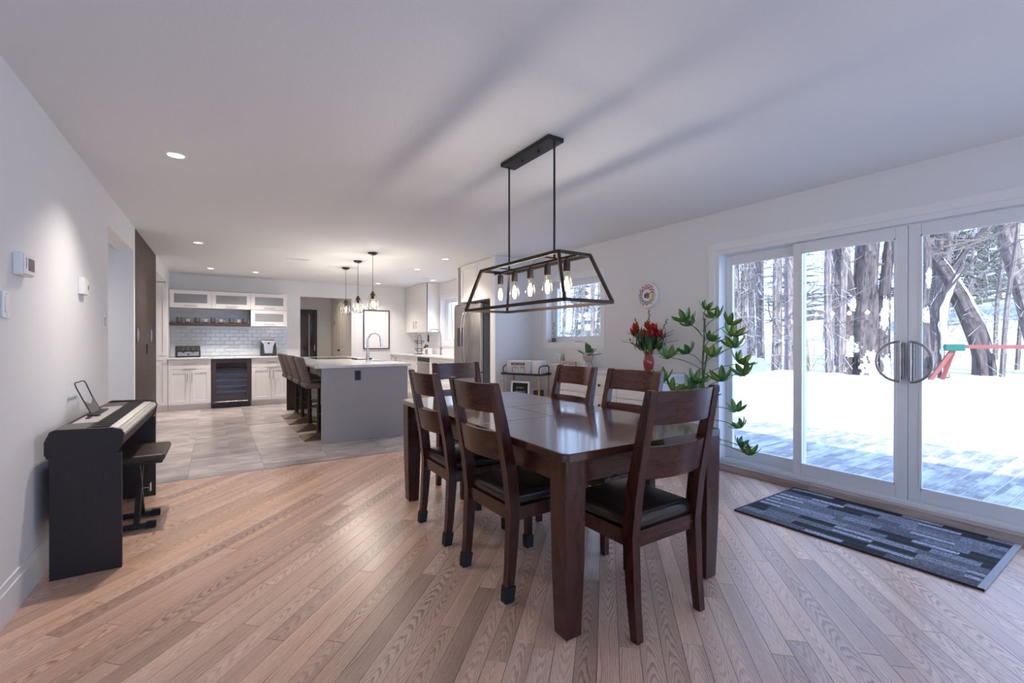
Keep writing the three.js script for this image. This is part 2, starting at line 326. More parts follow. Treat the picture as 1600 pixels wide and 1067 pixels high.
// four-panel sliding patio door
{
  const z0 = -2.60, z1 = 0.26, H = 2.075, c = 0.062;
  const d = struct('door_1', [box(XR - 0.012, XR, 0.0, H + c, z0 - c, z0), box(XR - 0.012, XR, 0.0, H + c, z1, z1 + c), box(XR - 0.012, XR, H, H + c, z0, z1)], M.trim, { label: 'white four-panel sliding patio door onto the snowy deck' });
  part('door_frame', [box(XR, XR + 0.2, 0.06, H, z0, z0 + 0.04), box(XR, XR + 0.2, 0.06, H, z1 - 0.04, z1), box(XR, XR + 0.2, H - 0.04, H, z0 + 0.04, z1 - 0.04), box(XR + 0.02, XR + 0.2, 0.05, 0.085, z0 + 0.04, z1 - 0.04), box(XR + 0.03, XR + 0.035, 0.085, 0.1, z0 + 0.04, z1 - 0.04), box(XR + 0.095, XR + 0.10, 0.085, 0.1, z0 + 0.04, z1 - 0.04)], M.vinyl, d);
  part('threshold', rbox(XR - 0.05, XR + 0.02, 0.0, 0.062, z0, z1, 0.004), mat(lin(0.85, 0.76, 0.70), 0.6, { map: rep(tileTex, 0.6, 2) }), d, 'z');
  const panel = (a, b, x, wa, wb) => {
    const e = 0.045, yb = 0.09, yt = H - 0.045;
    const p = part('door_panel', [rbox(x, x + e, yb, yt, a, a + wa, 0.004), rbox(x, x + e, yb, yt, b - wb, b, 0.004), rbox(x, x + e, yb, yb + 0.10, a + wa, b - wb, 0.004), rbox(x, x + e, yt - 0.085, yt, a + wa, b - wb, 0.004)], M.vinyl, d);
    part('glazing_bead', [box(x - 0.004, x + 0.004, yb + 0.095, yt - 0.08, a + wa - 0.006, a + wa + 0.008), box(x - 0.004, x + 0.004, yb + 0.095, yt - 0.08, b - wb - 0.008, b - wb + 0.006), box(x - 0.004, x + 0.004, yb + 0.093, yb + 0.107, a + wa, b - wb), box(x - 0.004, x + 0.004, yt - 0.092, yt - 0.078, a + wa, b - wb)], M.trim, p);
    part('pane', box(x + 0.02, x + 0.024, yb + 0.09, yt - 0.075, a + wa - 0.01, b - wb + 0.01), M.pane, p);
    return p;
  };
  panel(-2.56, -1.86, XR + 0.115, 0.06, 0.06);
  const p2 = panel(-1.915, -1.158, XR + 0.045, 0.062, 0.068), p3 = panel(-1.154, -0.40, XR + 0.045, 0.068, 0.062);
  panel(-0.45, 0.22, XR + 0.115, 0.06, 0.06);
  for (const [p, s, zc] of [[p2, -1, -1.185], [p3, 1, -1.127]]) {
    const pts = []; for (let k = 0; k <= 16; k++) { const a = Math.PI * k / 16; pts.push([XR - 0.012 - 0.03 * Math.sin(a), 1.07 + 0.14 * Math.cos(a), zc + s * 0.125 * Math.sin(a)]); }
    const h = part('handle', [tube(pts, 0.0085, 40, 10), rod([XR - 0.012, 0.93, zc], [XR - 0.012, 1.21, zc], 0.008), rbox(XR + 0.02, XR + 0.046, 0.94, 1.20, zc - 0.014, zc + 0.014, 0.005), rod([XR - 0.012, 0.96, zc], [XR + 0.03, 0.96, zc], 0.007), rod([XR - 0.012, 1.18, zc], [XR + 0.03, 1.18, zc], 0.007)], M.nickel, p);
    part('thumb_latch', rbox(XR + 0.005, XR + 0.022, 1.05, 1.09, zc - 0.006, zc + 0.006, 0.003), M.nickel, h);
  }
}
// glazed tile splashback over the bar counter: each tile is a piece of the back wall
{
  const wb = scene.getObjectByName('wall_back'), tw = 0.152, th = 0.0715, mt = [mat(lin(0.64, 0.68, 0.73), 0.12), mat(lin(0.60, 0.64, 0.70), 0.12), mat(lin(0.67, 0.70, 0.745), 0.12)];
  const tg = plain(new RoundedBoxGeometry(tw - 0.004, th - 0.004, 0.009, 1, 0.003));
  for (let r = 0; r < 12; r++) for (let k = -1; k < 14; k++) {
    const xa = Math.max(-0.668, -0.668 + k * tw + (r % 2) * tw / 2), xb = Math.min(1.25, -0.668 + (k + 1) * tw + (r % 2) * tw / 2), y = 0.925 + r * th;
    if (xb - xa < 0.03 || (r > 7 && xa > 0.55)) continue;
    const full = Math.abs(xb - xa - tw) < 1e-4, m = new THREE.Mesh(full ? tg : rbox(-(xb - xa) / 2 + 0.001, (xb - xa) / 2 - 0.001, -th / 2 + 0.001, th / 2 - 0.001, -0.0045, 0.0045, 0.003, 1), mt[Math.floor(rnd() * 3)]);
    m.name = 'tile'; m.position.set((xa + xb) / 2, y + th / 2, ZB + 0.005); wb.add(m);
  }
}

// ---------------------------------------------------------------- dining table
const TA = 0.022;   // the table stands a touch askew
{
  const t = thing('dining_table', 'large dark brown wooden dining table with butterfly leaf and tapered square legs', 'table', [1.70, 0, -2.385], -TA);
  const hw = 0.515, hl = 1.005, y0 = 0.732, y1 = 0.765;
  const board = (x0, x1, z0, z1) => rbox(x0 + 0.0008, x1 - 0.0008, y0, y1, z0 + 0.0008, z1 - 0.0008, 0.004);
  const chamfer = (sx, sz) => { const s = (a, b) => [sx * a, sz * b]; return prism([s(0, 0.24), s(hw, 0.24), s(hw, hl - 0.03), s(hw - 0.03, hl), s(0, hl)], y0, y1, 0.003); };
  // two fixed ends with clipped corners, and the two halves of the folding leaf between them
  part('table_end', [prism([[-hw, 0.235], [hw, 0.235], [hw, hl - 0.022], [hw - 0.022, hl], [-hw + 0.022, hl], [-hw, hl - 0.022]], y0, y1, 0.003)], M.darkTop, t, 'x');
  part('table_end', [prism([[-hw, -0.225], [hw, -0.225], [hw, -hl + 0.022], [hw - 0.022, -hl], [-hw + 0.022, -hl], [-hw, -hl + 0.022]], y0, y1, 0.003)], M.darkTop, t, 'x');
  part('table_leaf', board(-hw, 0.0, -0.225, 0.235), M.darkTop, t, 'x');
  part('table_leaf', board(0.0, hw, -0.225, 0.235), M.darkTop, t, 'x');
  const ax = hw - 0.055, az = hl - 0.055;
  for (const s of [-1, 1]) { part('apron', box(s * ax - 0.012, s * ax + 0.012, 0.625, y0, -az, az), M.dark, t, 'z'); part('apron', box(-ax, ax, 0.625, y0, s * az - 0.012, s * az + 0.012), M.dark, t, 'x'); }
  for (const sx of [-1, 1]) for (const sz of [-1, 1]) {
    const x = sx * (hw - 0.062), z = sz * (hl - 0.062);
    part('leg', [loft([[x, 0.0, z, 0.07, 0.07], [x, 0.006, z, 0.078, 0.078], [x, 0.30, z, 0.096, 0.096], [x, 0.60, z, 0.104, 0.104], [x, y0, z, 0.104, 0.104]])], M.dark, t, 'y');
  }
}
// ---------------------------------------------------------------- dining chairs (front towards +z)
function makeChair(label, boots) {
  const t = thing('dining_chair', label, 'chair', [0, 0, 0], 0, 'dining chairs around the dark table');
  const W = 0.205, lean = -0.187;
  for (const s of [-1, 1]) {
    const x = s * W;
    const post = part('back_post', loft([[x, 0, -0.228, 0.036, 0.036], [x, 0.15, -0.212, 0.040, 0.042], [x, 0.42, -0.195, 0.044, 0.056], [x, 0.60, -0.214, 0.044, 0.058], [x, 0.84, -0.262, 0.042, 0.046], [x, 1.015, -0.300, 0.040, 0.032], [x, 1.024, -0.302, 0.034, 0.026]]), M.dark, t, 'y');
    const leg = part('leg', loft([[s * 0.198, 0, 0.19, 0.034, 0.034], [s * 0.198, 0.44, 0.19, 0.044, 0.044]]), M.dark, t, 'y');
    if (boots) {
      part('rubber_boot', loft([[x, -0.001, -0.228, 0.046, 0.046], [x, 0.07, -0.219, 0.05, 0.05]]), M.rubber, post);
      part('rubber_boot', loft([[s * 0.198, -0.001, 0.19, 0.044, 0.044], [s * 0.198, 0.07, 0.19, 0.048, 0.048]]), M.rubber, leg);
    } else {
      part('felt_pad', box(x - 0.014, x + 0.014, -0.001, 0.004, -0.242, -0.214), M.trim, post);
      part('felt_pad', box(s * 0.198 - 0.014, s * 0.198 + 0.014, -0.001, 0.004, 0.176, 0.204), M.trim, leg);
    }
  }
  part('seat_frame', [rbox(-0.185, 0.185, 0.365, 0.432, -0.21, -0.185, 0.003), rbox(-0.18, 0.18, 0.365, 0.432, 0.178, 0.203, 0.003), rbox(-0.212, -0.187, 0.365, 0.432, -0.185, 0.18, 0.003), rbox(0.187, 0.212, 0.365, 0.432, -0.185, 0.18, 0.003)], M.dark, t, 'x');
  const cg = plain(new RoundedBoxGeometry(0.43, 0.075, 0.415, 5, 0.034)), p = cg.attributes.position;
  for (let i = 0; i < p.count; i++) { const x = p.getX(i), z = p.getZ(i), y = p.getY(i); if (y > 0) p.setY(i, y + 0.016 * (1 - (x / 0.215) ** 2) * (1 - (z / 0.208) ** 2)); p.setX(i, x * (0.93 + 0.17 * (z + 0.2))); }
  cg.computeVertexNormals();
  part('seat', toCreasedNormals(cg, 1.0).translate(0, 0.457, 0.005), M.leather, t);
  const slat = (y0, y1) => {   // curved back slat between the posts, following their lean
    const n = 14, P = [], zc = (x) => -0.036 * (1 - (x / 0.19) ** 2), th = 0.02, zy = (y) => -0.199 - (y - 0.47) * 0.187, q = (a, b, c, d) => P.push(...a, ...b, ...c, ...a, ...c, ...d);
    for (let i = 0; i < n; i++) {
      const xa = -0.19 + 0.38 * i / n, xb = -0.19 + 0.38 * (i + 1) / n, v = (x, y, o) => [x, y, zy(y) + zc(x) + o];
      q(v(xa, y0, th / 2), v(xb, y0, th / 2), v(xb, y1, th / 2), v(xa, y1, th / 2)); q(v(xb, y0, -th / 2), v(xa, y0, -th / 2), v(xa, y1, -th / 2), v(xb, y1, -th / 2));
      q(v(xa, y1, th / 2), v(xb, y1, th / 2), v(xb, y1, -th / 2), v(xa, y1, -th / 2)); q(v(xa, y0, -th / 2), v(xb, y0, -th / 2), v(xb, y0, th / 2), v(xa, y0, th / 2));
    }
    const g = new THREE.BufferGeometry(); g.setAttribute('position', new THREE.Float32BufferAttribute(P, 3)); g.computeVertexNormals(); return toCreasedNormals(g, 0.6);
  };
  part('top_rail', slat(0.882, 1.018), M.dark, t, 'x');
  part('back_slat', slat(0.655, 0.792), M.dark, t, 'x');
  return t;
}
{
  const a = makeChair('dark wooden dining chair tucked under the table side towards the piano', true);
  a.position.set(1.368, 0, -2.0); a.rotation.y = Math.PI / 2 + 0.02;
  copy(a, 'dark wooden dining chair with rubber boots, its twin beside it, towards the kitchen', [1.392, 0, -2.685], Math.PI / 2 - 0.02);
  const b = makeChair('dark wooden dining chair pulled to the table end nearest the striped door mat', false);
  b.position.set(1.635, 0, -1.49); b.rotation.y = Math.PI;
  copy(b, 'dark wooden dining chair at the table end towards the kitchen island', [1.79, 0, -3.325], 0.03);
  copy(b, 'dark wooden dining chair on the dresser side of the table, towards the bar cart', [2.03, 0, -2.665], -Math.PI / 2 - 0.03);
  copy(b, 'dark wooden dining chair on the dresser side of the table, towards the patio door', [2.045, 0, -2.085], -Math.PI / 2 + 0.03);
}
// ---------------------------------------------------------------- linear chandelier
const bulbGeo = lathe([[0.0, -0.128], [0.012, -0.126], [0.026, -0.112], [0.032, -0.092], [0.030, -0.07], [0.021, -0.035], [0.0145, -0.008], [0.0135, 0.0]], 20);
const bulbGlass = phy(lin(1, 0.95, 0.85), 0.02, { transmission: 1, thickness: 0, ior: 1.45, emissive: lin(1, 0.72, 0.42), emissiveIntensity: 0.22 });
const filament = M.glow([1, 0.66, 0.30], 14);
const filGeo = () => { const g = []; for (let k = 0; k < 6; k++) { const a = k / 6 * 6.283, b = (k + 0.5) / 6 * 6.283; g.push(rod([0.006 * Math.cos(a), -0.035, 0.006 * Math.sin(a)], [0.013 * Math.cos(b), -0.098, 0.013 * Math.sin(b)], 0.0013, 0.0013, 5)); } return g; };
function bulbLight(parent, x, y, z, cd) { const l = new THREE.PointLight(lin(1, 0.89, 0.77), cd); l.position.set(x, y, z); l.castShadow = true; l.shadow.radius = 1; l.shadow.mapSize.set(512, 512); parent.add(l); }
{
  const C = [1.71, 0, -2.40], t = thing('chandelier', 'black open-frame linear chandelier with five clear filament bulbs above the dining table', 'chandelier', C, 0.0);
  part('canopy', rbox(-0.058, 0.058, 2.412, 2.438, -0.27, 0.27, 0.003), M.blackMetal, t);
  for (const z of [-0.09, 0.09]) part('canopy_screw', cyl(0, 2.40, 2.413, z, 0.006), M.blackMetal, t);
  part('rod', cyl(0, 1.70, 2.412, -0.25, 0.0065), M.blackMetal, t);
  part('rod', cyl(0, 1.70, 2.412, 0.25, 0.0065), M.blackMetal, t);
  const tx = 0.118, tz = 0.435, bx = 0.178, bz = 0.555, ty = 1.712, by = 1.435, w = 0.018, c = (sx, sz, top) => top ? [sx * tx, ty, sz * tz] : [sx * bx, by, sz * bz];
  for (const top of [true, false]) part('frame', [bar(c(-1, -1, top), c(1, -1, top), w, w), bar(c(-1, 1, top), c(1, 1, top), w, w), bar(c(-1, -1, top), c(-1, 1, top), w, w), bar(c(1, -1, top), c(1, 1, top), w, w)], M.bronze, t);
  for (const sx of [-1, 1]) for (const sz of [-1, 1]) part('frame_post', bar(c(sx, sz, true), c(sx, sz, false), w, w), M.bronze, t);
  part('lamp_bar', [bar([0, 1.70, -0.44], [0, 1.70, 0.44], 0.018, 0.012), bar([-tx, ty, -0.25], [tx, ty, -0.25], 0.008, 0.008), bar([-tx, ty, 0.25], [tx, ty, 0.25], 0.008, 0.008)], M.bronze, t);
  for (let k = 0; k < 5; k++) {
    const z = -0.365 + k * 0.1825, s = part('socket', [cyl(0, 1.618, 1.682, z, 0.0205, 0.0205, 20), cyl(0, 1.68, 1.70, z, 0.008)], M.bronze, t);
    part('bulb', bulbGeo.clone().translate(0, 1.622, z), bulbGlass, s);
    part('filament', filGeo().map((g) => g.translate(0, 1.622, z)), filament, s);
    bulbLight(t, 0, 1.55, z, 0.24);
  }
}
// ---------------------------------------------------------------- island pendants
{
  const n = ['farthest from the dining table', 'between the other two pendants', 'closest to the dining table'];
  [-7.93, -7.16, -6.38].forEach((z, i) => {
    const t = thing('pendant_lamp', 'black wire cage pendant lamp over the island, ' + n[i], 'pendant lamp', [1.85, 0, z], i * 0.4);
    part('canopy', lathe([[0, 2.405], [0.03, 2.407], [0.062, 2.425], [0.065, 2.4385]], 24), M.blackMetal, t);
    part('cord', cyl(0, 1.90, 2.41, 0, 0.0032, 0.0032, 8), M.blackMetal, t);
    part('socket', [lathe([[0.004, 1.905], [0.014, 1.895], [0.032, 1.85], [0.03, 1.845], [0.02, 1.845]], 20), cyl(0, 1.795, 1.85, 0, 0.02)], M.bronze, t);
    const g = [], R = (k, o = 0) => (k + o) / 6 * 6.2832;
    for (let k = 0; k < 6; k++) {
      const a = R(k), b = R(k, 0.5), P = (r, y, q) => [r * Math.cos(q), y, r * Math.sin(q)], w = 0.0028;
      g.push(rod(P(0.028, 1.868, a), P(0.098, 1.715, a), w, w, 6), rod(P(0.098, 1.715, a), P(0.062, 1.648, b), w, w, 6), rod(P(0.098, 1.715, R(k + 1)), P(0.062, 1.648, b), w, w, 6), rod(P(0.062, 1.648, b), P(0.062, 1.648, R(k + 1, 0.5)), w, w, 6));
    }
    part('cage', g, M.blackMetal, t);
    const s = part('bulb', bulbGeo.clone().scale(1.1, 0.95, 1.1).translate(0, 1.80, 0), bulbGlass, t);
    part('filament', filGeo().map((q) => q.translate(0, 1.80, 0)), filament, s);
    bulbLight(t, 0, 1.735, 0, 1.0);
  });
}
// ---------------------------------------------------------------- recessed ceiling lights
{
  const spots = [[-0.21, -3.72, 'above the piano'], [-0.17, -6.9, 'before the dark closet'], [-0.05, -9.25, 'over the bar counter near the pantry'], [0.62, -9.33, 'over the bar counter near the passage'], [2.94, -9.75, 'by the framed blank poster'], [2.92, -7.43, 'between island and sink counter'], [2.90, -6.26, 'in front of the refrigerator'], [3.72, -8.62, 'over the kitchen sink']];
  spots.forEach(([x, z, w], i) => {
    const t = thing('ceiling_light', 'small round recessed ceiling light ' + w, 'ceiling light', [x, CH, z]);
    part('trim_ring', lathe([[0.062, 0], [0.06, -0.006], [0.05, -0.008], [0.046, -0.003], [0.046, 0]], 28), M.white, t);
    part('lens', plain(new THREE.CircleGeometry(0.046, 28).rotateX(Math.PI / 2).translate(0, -0.0035, 0)), M.glow([1, 0.80, 0.55], 7), t);
    const l = new THREE.SpotLight(lin(1, 0.91, 0.84), i === 0 ? 9 : i === 7 ? 8 : 11, 0, i === 0 ? 0.98 : i === 7 ? 0.7 : 1.08, 0.95); l.position.set(0, -0.012, 0); l.target.position.set(0, -2, 0); l.castShadow = true; l.shadow.radius = 2; l.shadow.mapSize.set(512, 512); t.add(l, l.target);
  });
  const hl = thing('added_hall_light', 'unseen round ceiling light added to brighten the side hall', 'ceiling light', [-1.7, CH, -5.65]); part('trim_ring', lathe([[0.062, 0], [0.06, -0.006], [0.05, -0.008], [0.046, 0]], 28), M.white, hl); part('lens', plain(new THREE.CircleGeometry(0.046, 28).rotateX(Math.PI / 2).translate(0, -0.0035, 0)), M.glow([1, 0.88, 0.7], 7), hl);  // out-of-view lamp, added so the hall jamb comes out brighter
  const hs = new THREE.SpotLight(lin(1, 0.95, 0.88), 6, 0, 1.25, 0.9); hs.position.set(0, -0.012, 0); hs.target.position.set(0, -2, 0); hs.castShadow = true; hs.shadow.radius = 2; hl.add(hs, hs.target);
  for (const [x, z, w, l] of [[1.06, -7.5, 0.30, 'long white ceiling air vent between the lights before the island'], [3.5, -8.45, 0.22, 'small ceiling air vent beside the light over the sink']]) {
    const t = thing('ceiling_vent', l, 'vent', [x, CH, z]);
    part('frame', [rbox(-w / 2, w / 2, -0.008, 0, -0.075, -0.055, 0.002), rbox(-w / 2, w / 2, -0.008, 0, 0.055, 0.075, 0.002), rbox(-w / 2, -w / 2 + 0.02, -0.008, 0, -0.055, 0.055, 0.002), rbox(w / 2 - 0.02, w / 2, -0.008, 0, -0.055, 0.055, 0.002), box(-w / 2, w / 2, -0.001, 0, -0.07, 0.07)], M.trim, t);
    for (let k = 0; k < 6; k++) part('slat', box(-w / 2 + 0.02, w / 2 - 0.02, -0.003, -0.0015, -0.0075, 0.0075).rotateX(0.5).translate(0, -0.003, -0.045 + k * 0.018), M.trim, t);
  }
}
// ---------------------------------------------------------------- digital piano with stand, stool
{
  const t = thing('digital_piano', 'dark digital piano on a wooden side-panel stand against the white wall', 'piano', [-0.725, 0, -3.20], -0.022);
  // local: x from the wall into the room, z negative along the wall
  const pw = mat(lin(0.016, 0.012, 0.013), 0.5, { bumpMap: grainBump, bumpScale: 0.0006 }), grey = mat(lin(0.10, 0.095, 0.09), 0.45), lt = mat(lin(0.50, 0.47, 0.44), 0.4);
  const L = 1.36, D = 0.315;
  for (const z of [-0.012, -L + 0.012]) part('side_panel', [rbox(0.024, D - 0.008, 0, 0.62, z - 0.012, z + 0.012, 0.003)], pw, t, 'y');
  part('back_board', box(0.03, 0.045, 0.22, 0.55, -L + 0.024, -0.024), pw, t, 'z');
  const prof = [[0.014, 0.625], [0.012, 0.70], [0.028, 0.752], [0.045, 0.76], [D - 0.05, 0.752], [D - 0.012, 0.74], [D, 0.715], [D - 0.01, 0.655], [D - 0.03, 0.62], [0.02, 0.62]];
  part('end_cap', shapeX(prof, 0.024, 0.003).translate(0, 0, -0.012), pw, t);
  part('end_cap', shapeX(prof, 0.024, 0.003).translate(0, 0, -L + 0.012), pw, t);
  part('body', shapeX([[0.0, 0.63], [0.0, 0.70], [0.02, 0.748], [0.16, 0.748], [0.165, 0.728], [0.285, 0.724], [0.288, 0.735], [D - 0.012, 0.732], [D - 0.002, 0.715], [D - 0.012, 0.66], [D - 0.03, 0.63]], L - 0.05).translate(0, 0, -L / 2), pw, t);
  part('key_slip', shapeX([[0.283, 0.726], [0.286, 0.737], [D - 0.014, 0.7345], [D - 0.001, 0.717], [D - 0.003, 0.70], [D - 0.008, 0.70], [D - 0.008, 0.715], [D - 0.018, 0.728]], L - 0.052).translate(0, 0, -L / 2), lt, t);
  part('control_panel', box(0.045, 0.155, 0.7475, 0.7505, -L + 0.30, -0.30), mat(lin(0.42, 0.40, 0.39), 0.4), t);
  part('speaker_grille', box(0.03, 0.15, 0.7475, 0.751, -0.29, -0.05), grey, t);
  part('speaker_grille', box(0.03, 0.15, 0.7475, 0.751, -L + 0.05, -L + 0.29), grey, t);
  part('button', [rbox(0.07, 0.09, 0.75, 0.757, -0.52, -0.46, 0.002), rbox(0.10, 0.115, 0.75, 0.757, -0.60, -0.55, 0.002), rbox(0.09, 0.10, 0.75, 0.755, -0.82, -0.70, 0.002)], M.black, t);
  const kw = (L - 0.10) / 52, wk = mat(lin(0.78, 0.74, 0.68), 0.25), kg = rbox(0.167, 0.284, 0.728, 0.7445, -kw / 2 + 0.0006, kw / 2 - 0.0006, 0.0015, 1), bg = rbox(0.167, 0.243, 0.744, 0.7545, -0.0048, 0.0048, 0.002, 1);
  for (let k = 0; k < 52; k++) { const m = new THREE.Mesh(kg, wk); m.name = 'white_key'; m.position.z = -0.05 - (k + 0.5) * kw; t.add(m); }
  for (let k = 0; k < 51; k++) if (![2, 6].includes((k + 2) % 7)) { const m = new THREE.Mesh(bg, M.black); m.name = 'black_key'; m.position.z = -0.05 - (k + 1) * kw; t.add(m); }
  // wire music rest
  const ms = part('music_rest', [tube([[0.075, 0.752, -0.60], [0.03, 0.86, -0.595], [0.0, 0.945, -0.585], [-0.004, 0.955, -0.60], [-0.004, 0.957, -0.70], [-0.004, 0.955, -0.80], [0.0, 0.945, -0.815], [0.03, 0.86, -0.82], [0.075, 0.752, -0.825]], 0.0035, 70, 8), bar([0.095, 0.757, -0.55], [0.095, 0.757, -0.87], 0.02, 0.008), bar([0.075, 0.757, -0.56], [0.075, 0.757, -0.86], 0.03, 0.01)], M.black, t);
  const sp = []; for (let k = 0; k <= 10; k++) { const u = k / 10; sp.push([-0.82 + 0.225 * u, 0.10 - 0.035 * Math.sin(Math.PI * u)]); }
  const pg = shapeX([[-0.82, 0], [-0.595, 0], ...sp.reverse()], 0.004).rotateY(-Math.PI / 2);   // plate, then leaned back like the wire
  pg.rotateZ(0.38).translate(0.072, 0.755, 0); part('rest_plate', pg, grey, ms);
  const b = thing('piano_bench', 'black padded piano bench on a folding cross-leg stand', 'bench', [-0.42, 0, -3.90], -0.012);
  part('seat', [rbox(-0.17, 0.155, 0.445, 0.492, -0.22, 0.22, 0.02, 4)], mat(lin(0.05, 0.035, 0.028), 0.35), b);
  part('seat_board', rbox(-0.155, 0.14, 0.43, 0.446, -0.205, 0.205, 0.003), M.black, b);
  for (const [z, s] of [[0.125, 1], [-0.125, -1]]) {
    part('leg', [bar([0.0, 0.03, z], [0, 0.43, -z * 0.75], 0.03, 0.03)], M.black, b);
    part('foot_bar', [rbox(-0.15, 0.055, 0.006, 0.034, z - 0.016, z + 0.016, 0.003)], M.black, b);
    part('foot_cap', [rbox(0.05, 0.10, 0, 0.04, z - 0.02, z + 0.02, 0.004), rbox(-0.19, -0.145, 0, 0.04, z - 0.02, z + 0.02, 0.004)], M.rubber, b);
  }
  part('adjusting_knob', [rod([0, 0.235, 0], [0.055, 0.235, 0], 0.007), rbox(0.05, 0.062, 0.205, 0.262, -0.014, 0.014, 0.004)], M.chrome, b);
}
// ---------------------------------------------------------------- things on the left wall
{
  const onWall = (name, label, cat, y, z) => { const t = thing(name, label, cat, [-0.80 - 0.0127 * z, y, z], -0.0127); return t; };
  let t = onWall('thermostat', 'large white wall thermostat with a grey screen', 'thermostat', 1.57, -3.02);
  part('housing', rbox(0, 0.035, -0.052, 0.052, -0.075, 0.075, 0.008), M.white, t); part('bezel', rbox(0.034, 0.042, -0.046, 0.046, -0.06, 0.072, 0.004), M.white, t); part('screen', box(0.0415, 0.0428, -0.028, 0.03, -0.05, 0.028), mat(lin(0.13, 0.12, 0.125), 0.15), t); part('slot', box(0.02, 0.0432, -0.02, 0.03, 0.055, 0.058), M.black, t);
  t = onWall('wall_switch', 'white double light switch plate under the big thermostat', 'switch', 1.375, -2.86);
  part('plate', rbox(0, 0.007, -0.058, 0.058, -0.037, 0.037, 0.003), M.white, t); part('rocker', rbox(0.006, 0.011, -0.034, 0.034, -0.017, 0.017, 0.002), M.white, t); part('screw', [cyl(0, 0, 0.001, 0, 0.003).rotateZ(-Math.PI / 2).translate(0.0075, 0.047, 0), cyl(0, 0, 0.001, 0, 0.003).rotateZ(-Math.PI / 2).translate(0.0075, -0.047, 0)], M.nickel, t);
  t = onWall('wall_sensor', 'plain white box-shaped wall control between thermostat and opening', 'wall control', 1.58, -4.12);
  part('housing', rbox(0, 0.03, -0.055, 0.055, -0.06, 0.06, 0.004), M.white, t); part('slider', box(0.0295, 0.033, -0.02, 0.01, -0.045, -0.04), M.black, t);
  t = onWall('wall_switch', 'narrow white dimmer switch at the edge of the opening', 'switch', 1.37, -4.82);
  part('plate', rbox(0, 0.007, -0.058, 0.058, -0.037, 0.037, 0.003), M.white, t); part('rocker', [rbox(0.006, 0.011, 0.002, 0.034, -0.015, 0.015, 0.002), rbox(0.006, 0.011, -0.034, -0.002, -0.015, 0.015, 0.002)], M.nickel, t);
}
// ---------------------------------------------------------------- dark closet front in the left wall
{
  const t = thing('closet', 'tall dark brown wood closet front reaching the ceiling', 'closet', [-0.80 + 0.0127 * 6.3, 0, -6.40], -0.0127);
  part('carcass', box(-0.60, -0.03, 0, CH - 0.006, -1.82, -0.01), M.walnut, t, 'y');
  const d1 = part('door', rbox(-0.03, 0.0, 0.01, CH - 0.006, -0.905, 0.0, 0.002), M.walnut, t, 'y'), d2 = part('door', rbox(-0.03, 0.0, 0.01, CH - 0.006, -1.82, -0.908, 0.002), M.walnut, t, 'y');
  const pull = (z, p) => part('flush_pull', [rbox(0, 0.012, 1.20, 1.36, z - 0.022, z + 0.022, 0.004), rbox(0.008, 0.02, 1.23, 1.33, z - 0.008, z + 0.008, 0.003)], M.nickel, p);
  pull(-0.10, d1); pull(-1.22, d2); part('key_lock', rbox(0, 0.012, 1.05, 1.17, -0.86, -0.845, 0.003), M.black, d1);
}

// ---------------------------------------------------------------- kitchen island
const pullBar = (L, axis, m = M.nickel) => {   // slim bar pull centred on the origin, standing off towards +z
  const h = L / 2, g = axis === 'y' ? [rbox(-0.005, 0.005, -h, h, 0.022, 0.032, 0.002), rbox(-0.004, 0.004, -h + 0.01, -h + 0.018, 0, 0.024, 0.001), rbox(-0.004, 0.004, h - 0.018, h - 0.01, 0, 0.024, 0.001)]
    : [rbox(-h, h, -0.005, 0.005, 0.022, 0.032, 0.002), rbox(-h + 0.01, -h + 0.018, -0.004, 0.004, 0, 0.024, 0.001), rbox(h - 0.018, h - 0.01, -0.004, 0.004, 0, 0.024, 0.001)];
  return join(g);
};
function shaker(w, h, m, parent, x, y, z, name = 'door', ry = 0) {   // shaker front, face towards +z, lower left at x, y; returns the mesh
  const f = 0.062, g = [rbox(0, f, 0, h, -0.02, 0, 0.002), rbox(w - f, w, 0, h, -0.02, 0, 0.002), rbox(f, w - f, 0, f, -0.02, 0, 0.002), rbox(f, w - f, h - f, h, -0.02, 0, 0.002), box(f - 0.002, w - f + 0.002, f - 0.002, h - f + 0.002, -0.016, -0.009)];
  const o = part(name, g, m, parent); o.position.set(x, y, z); o.rotation.y = ry; return o;
}
function addPull(p, x, y, L, axis, m = M.nickel) { const h = new THREE.Mesh(pullBar(L, axis), m); h.name = 'handle'; h.position.set(x, y, 0); p.add(h); return h; }
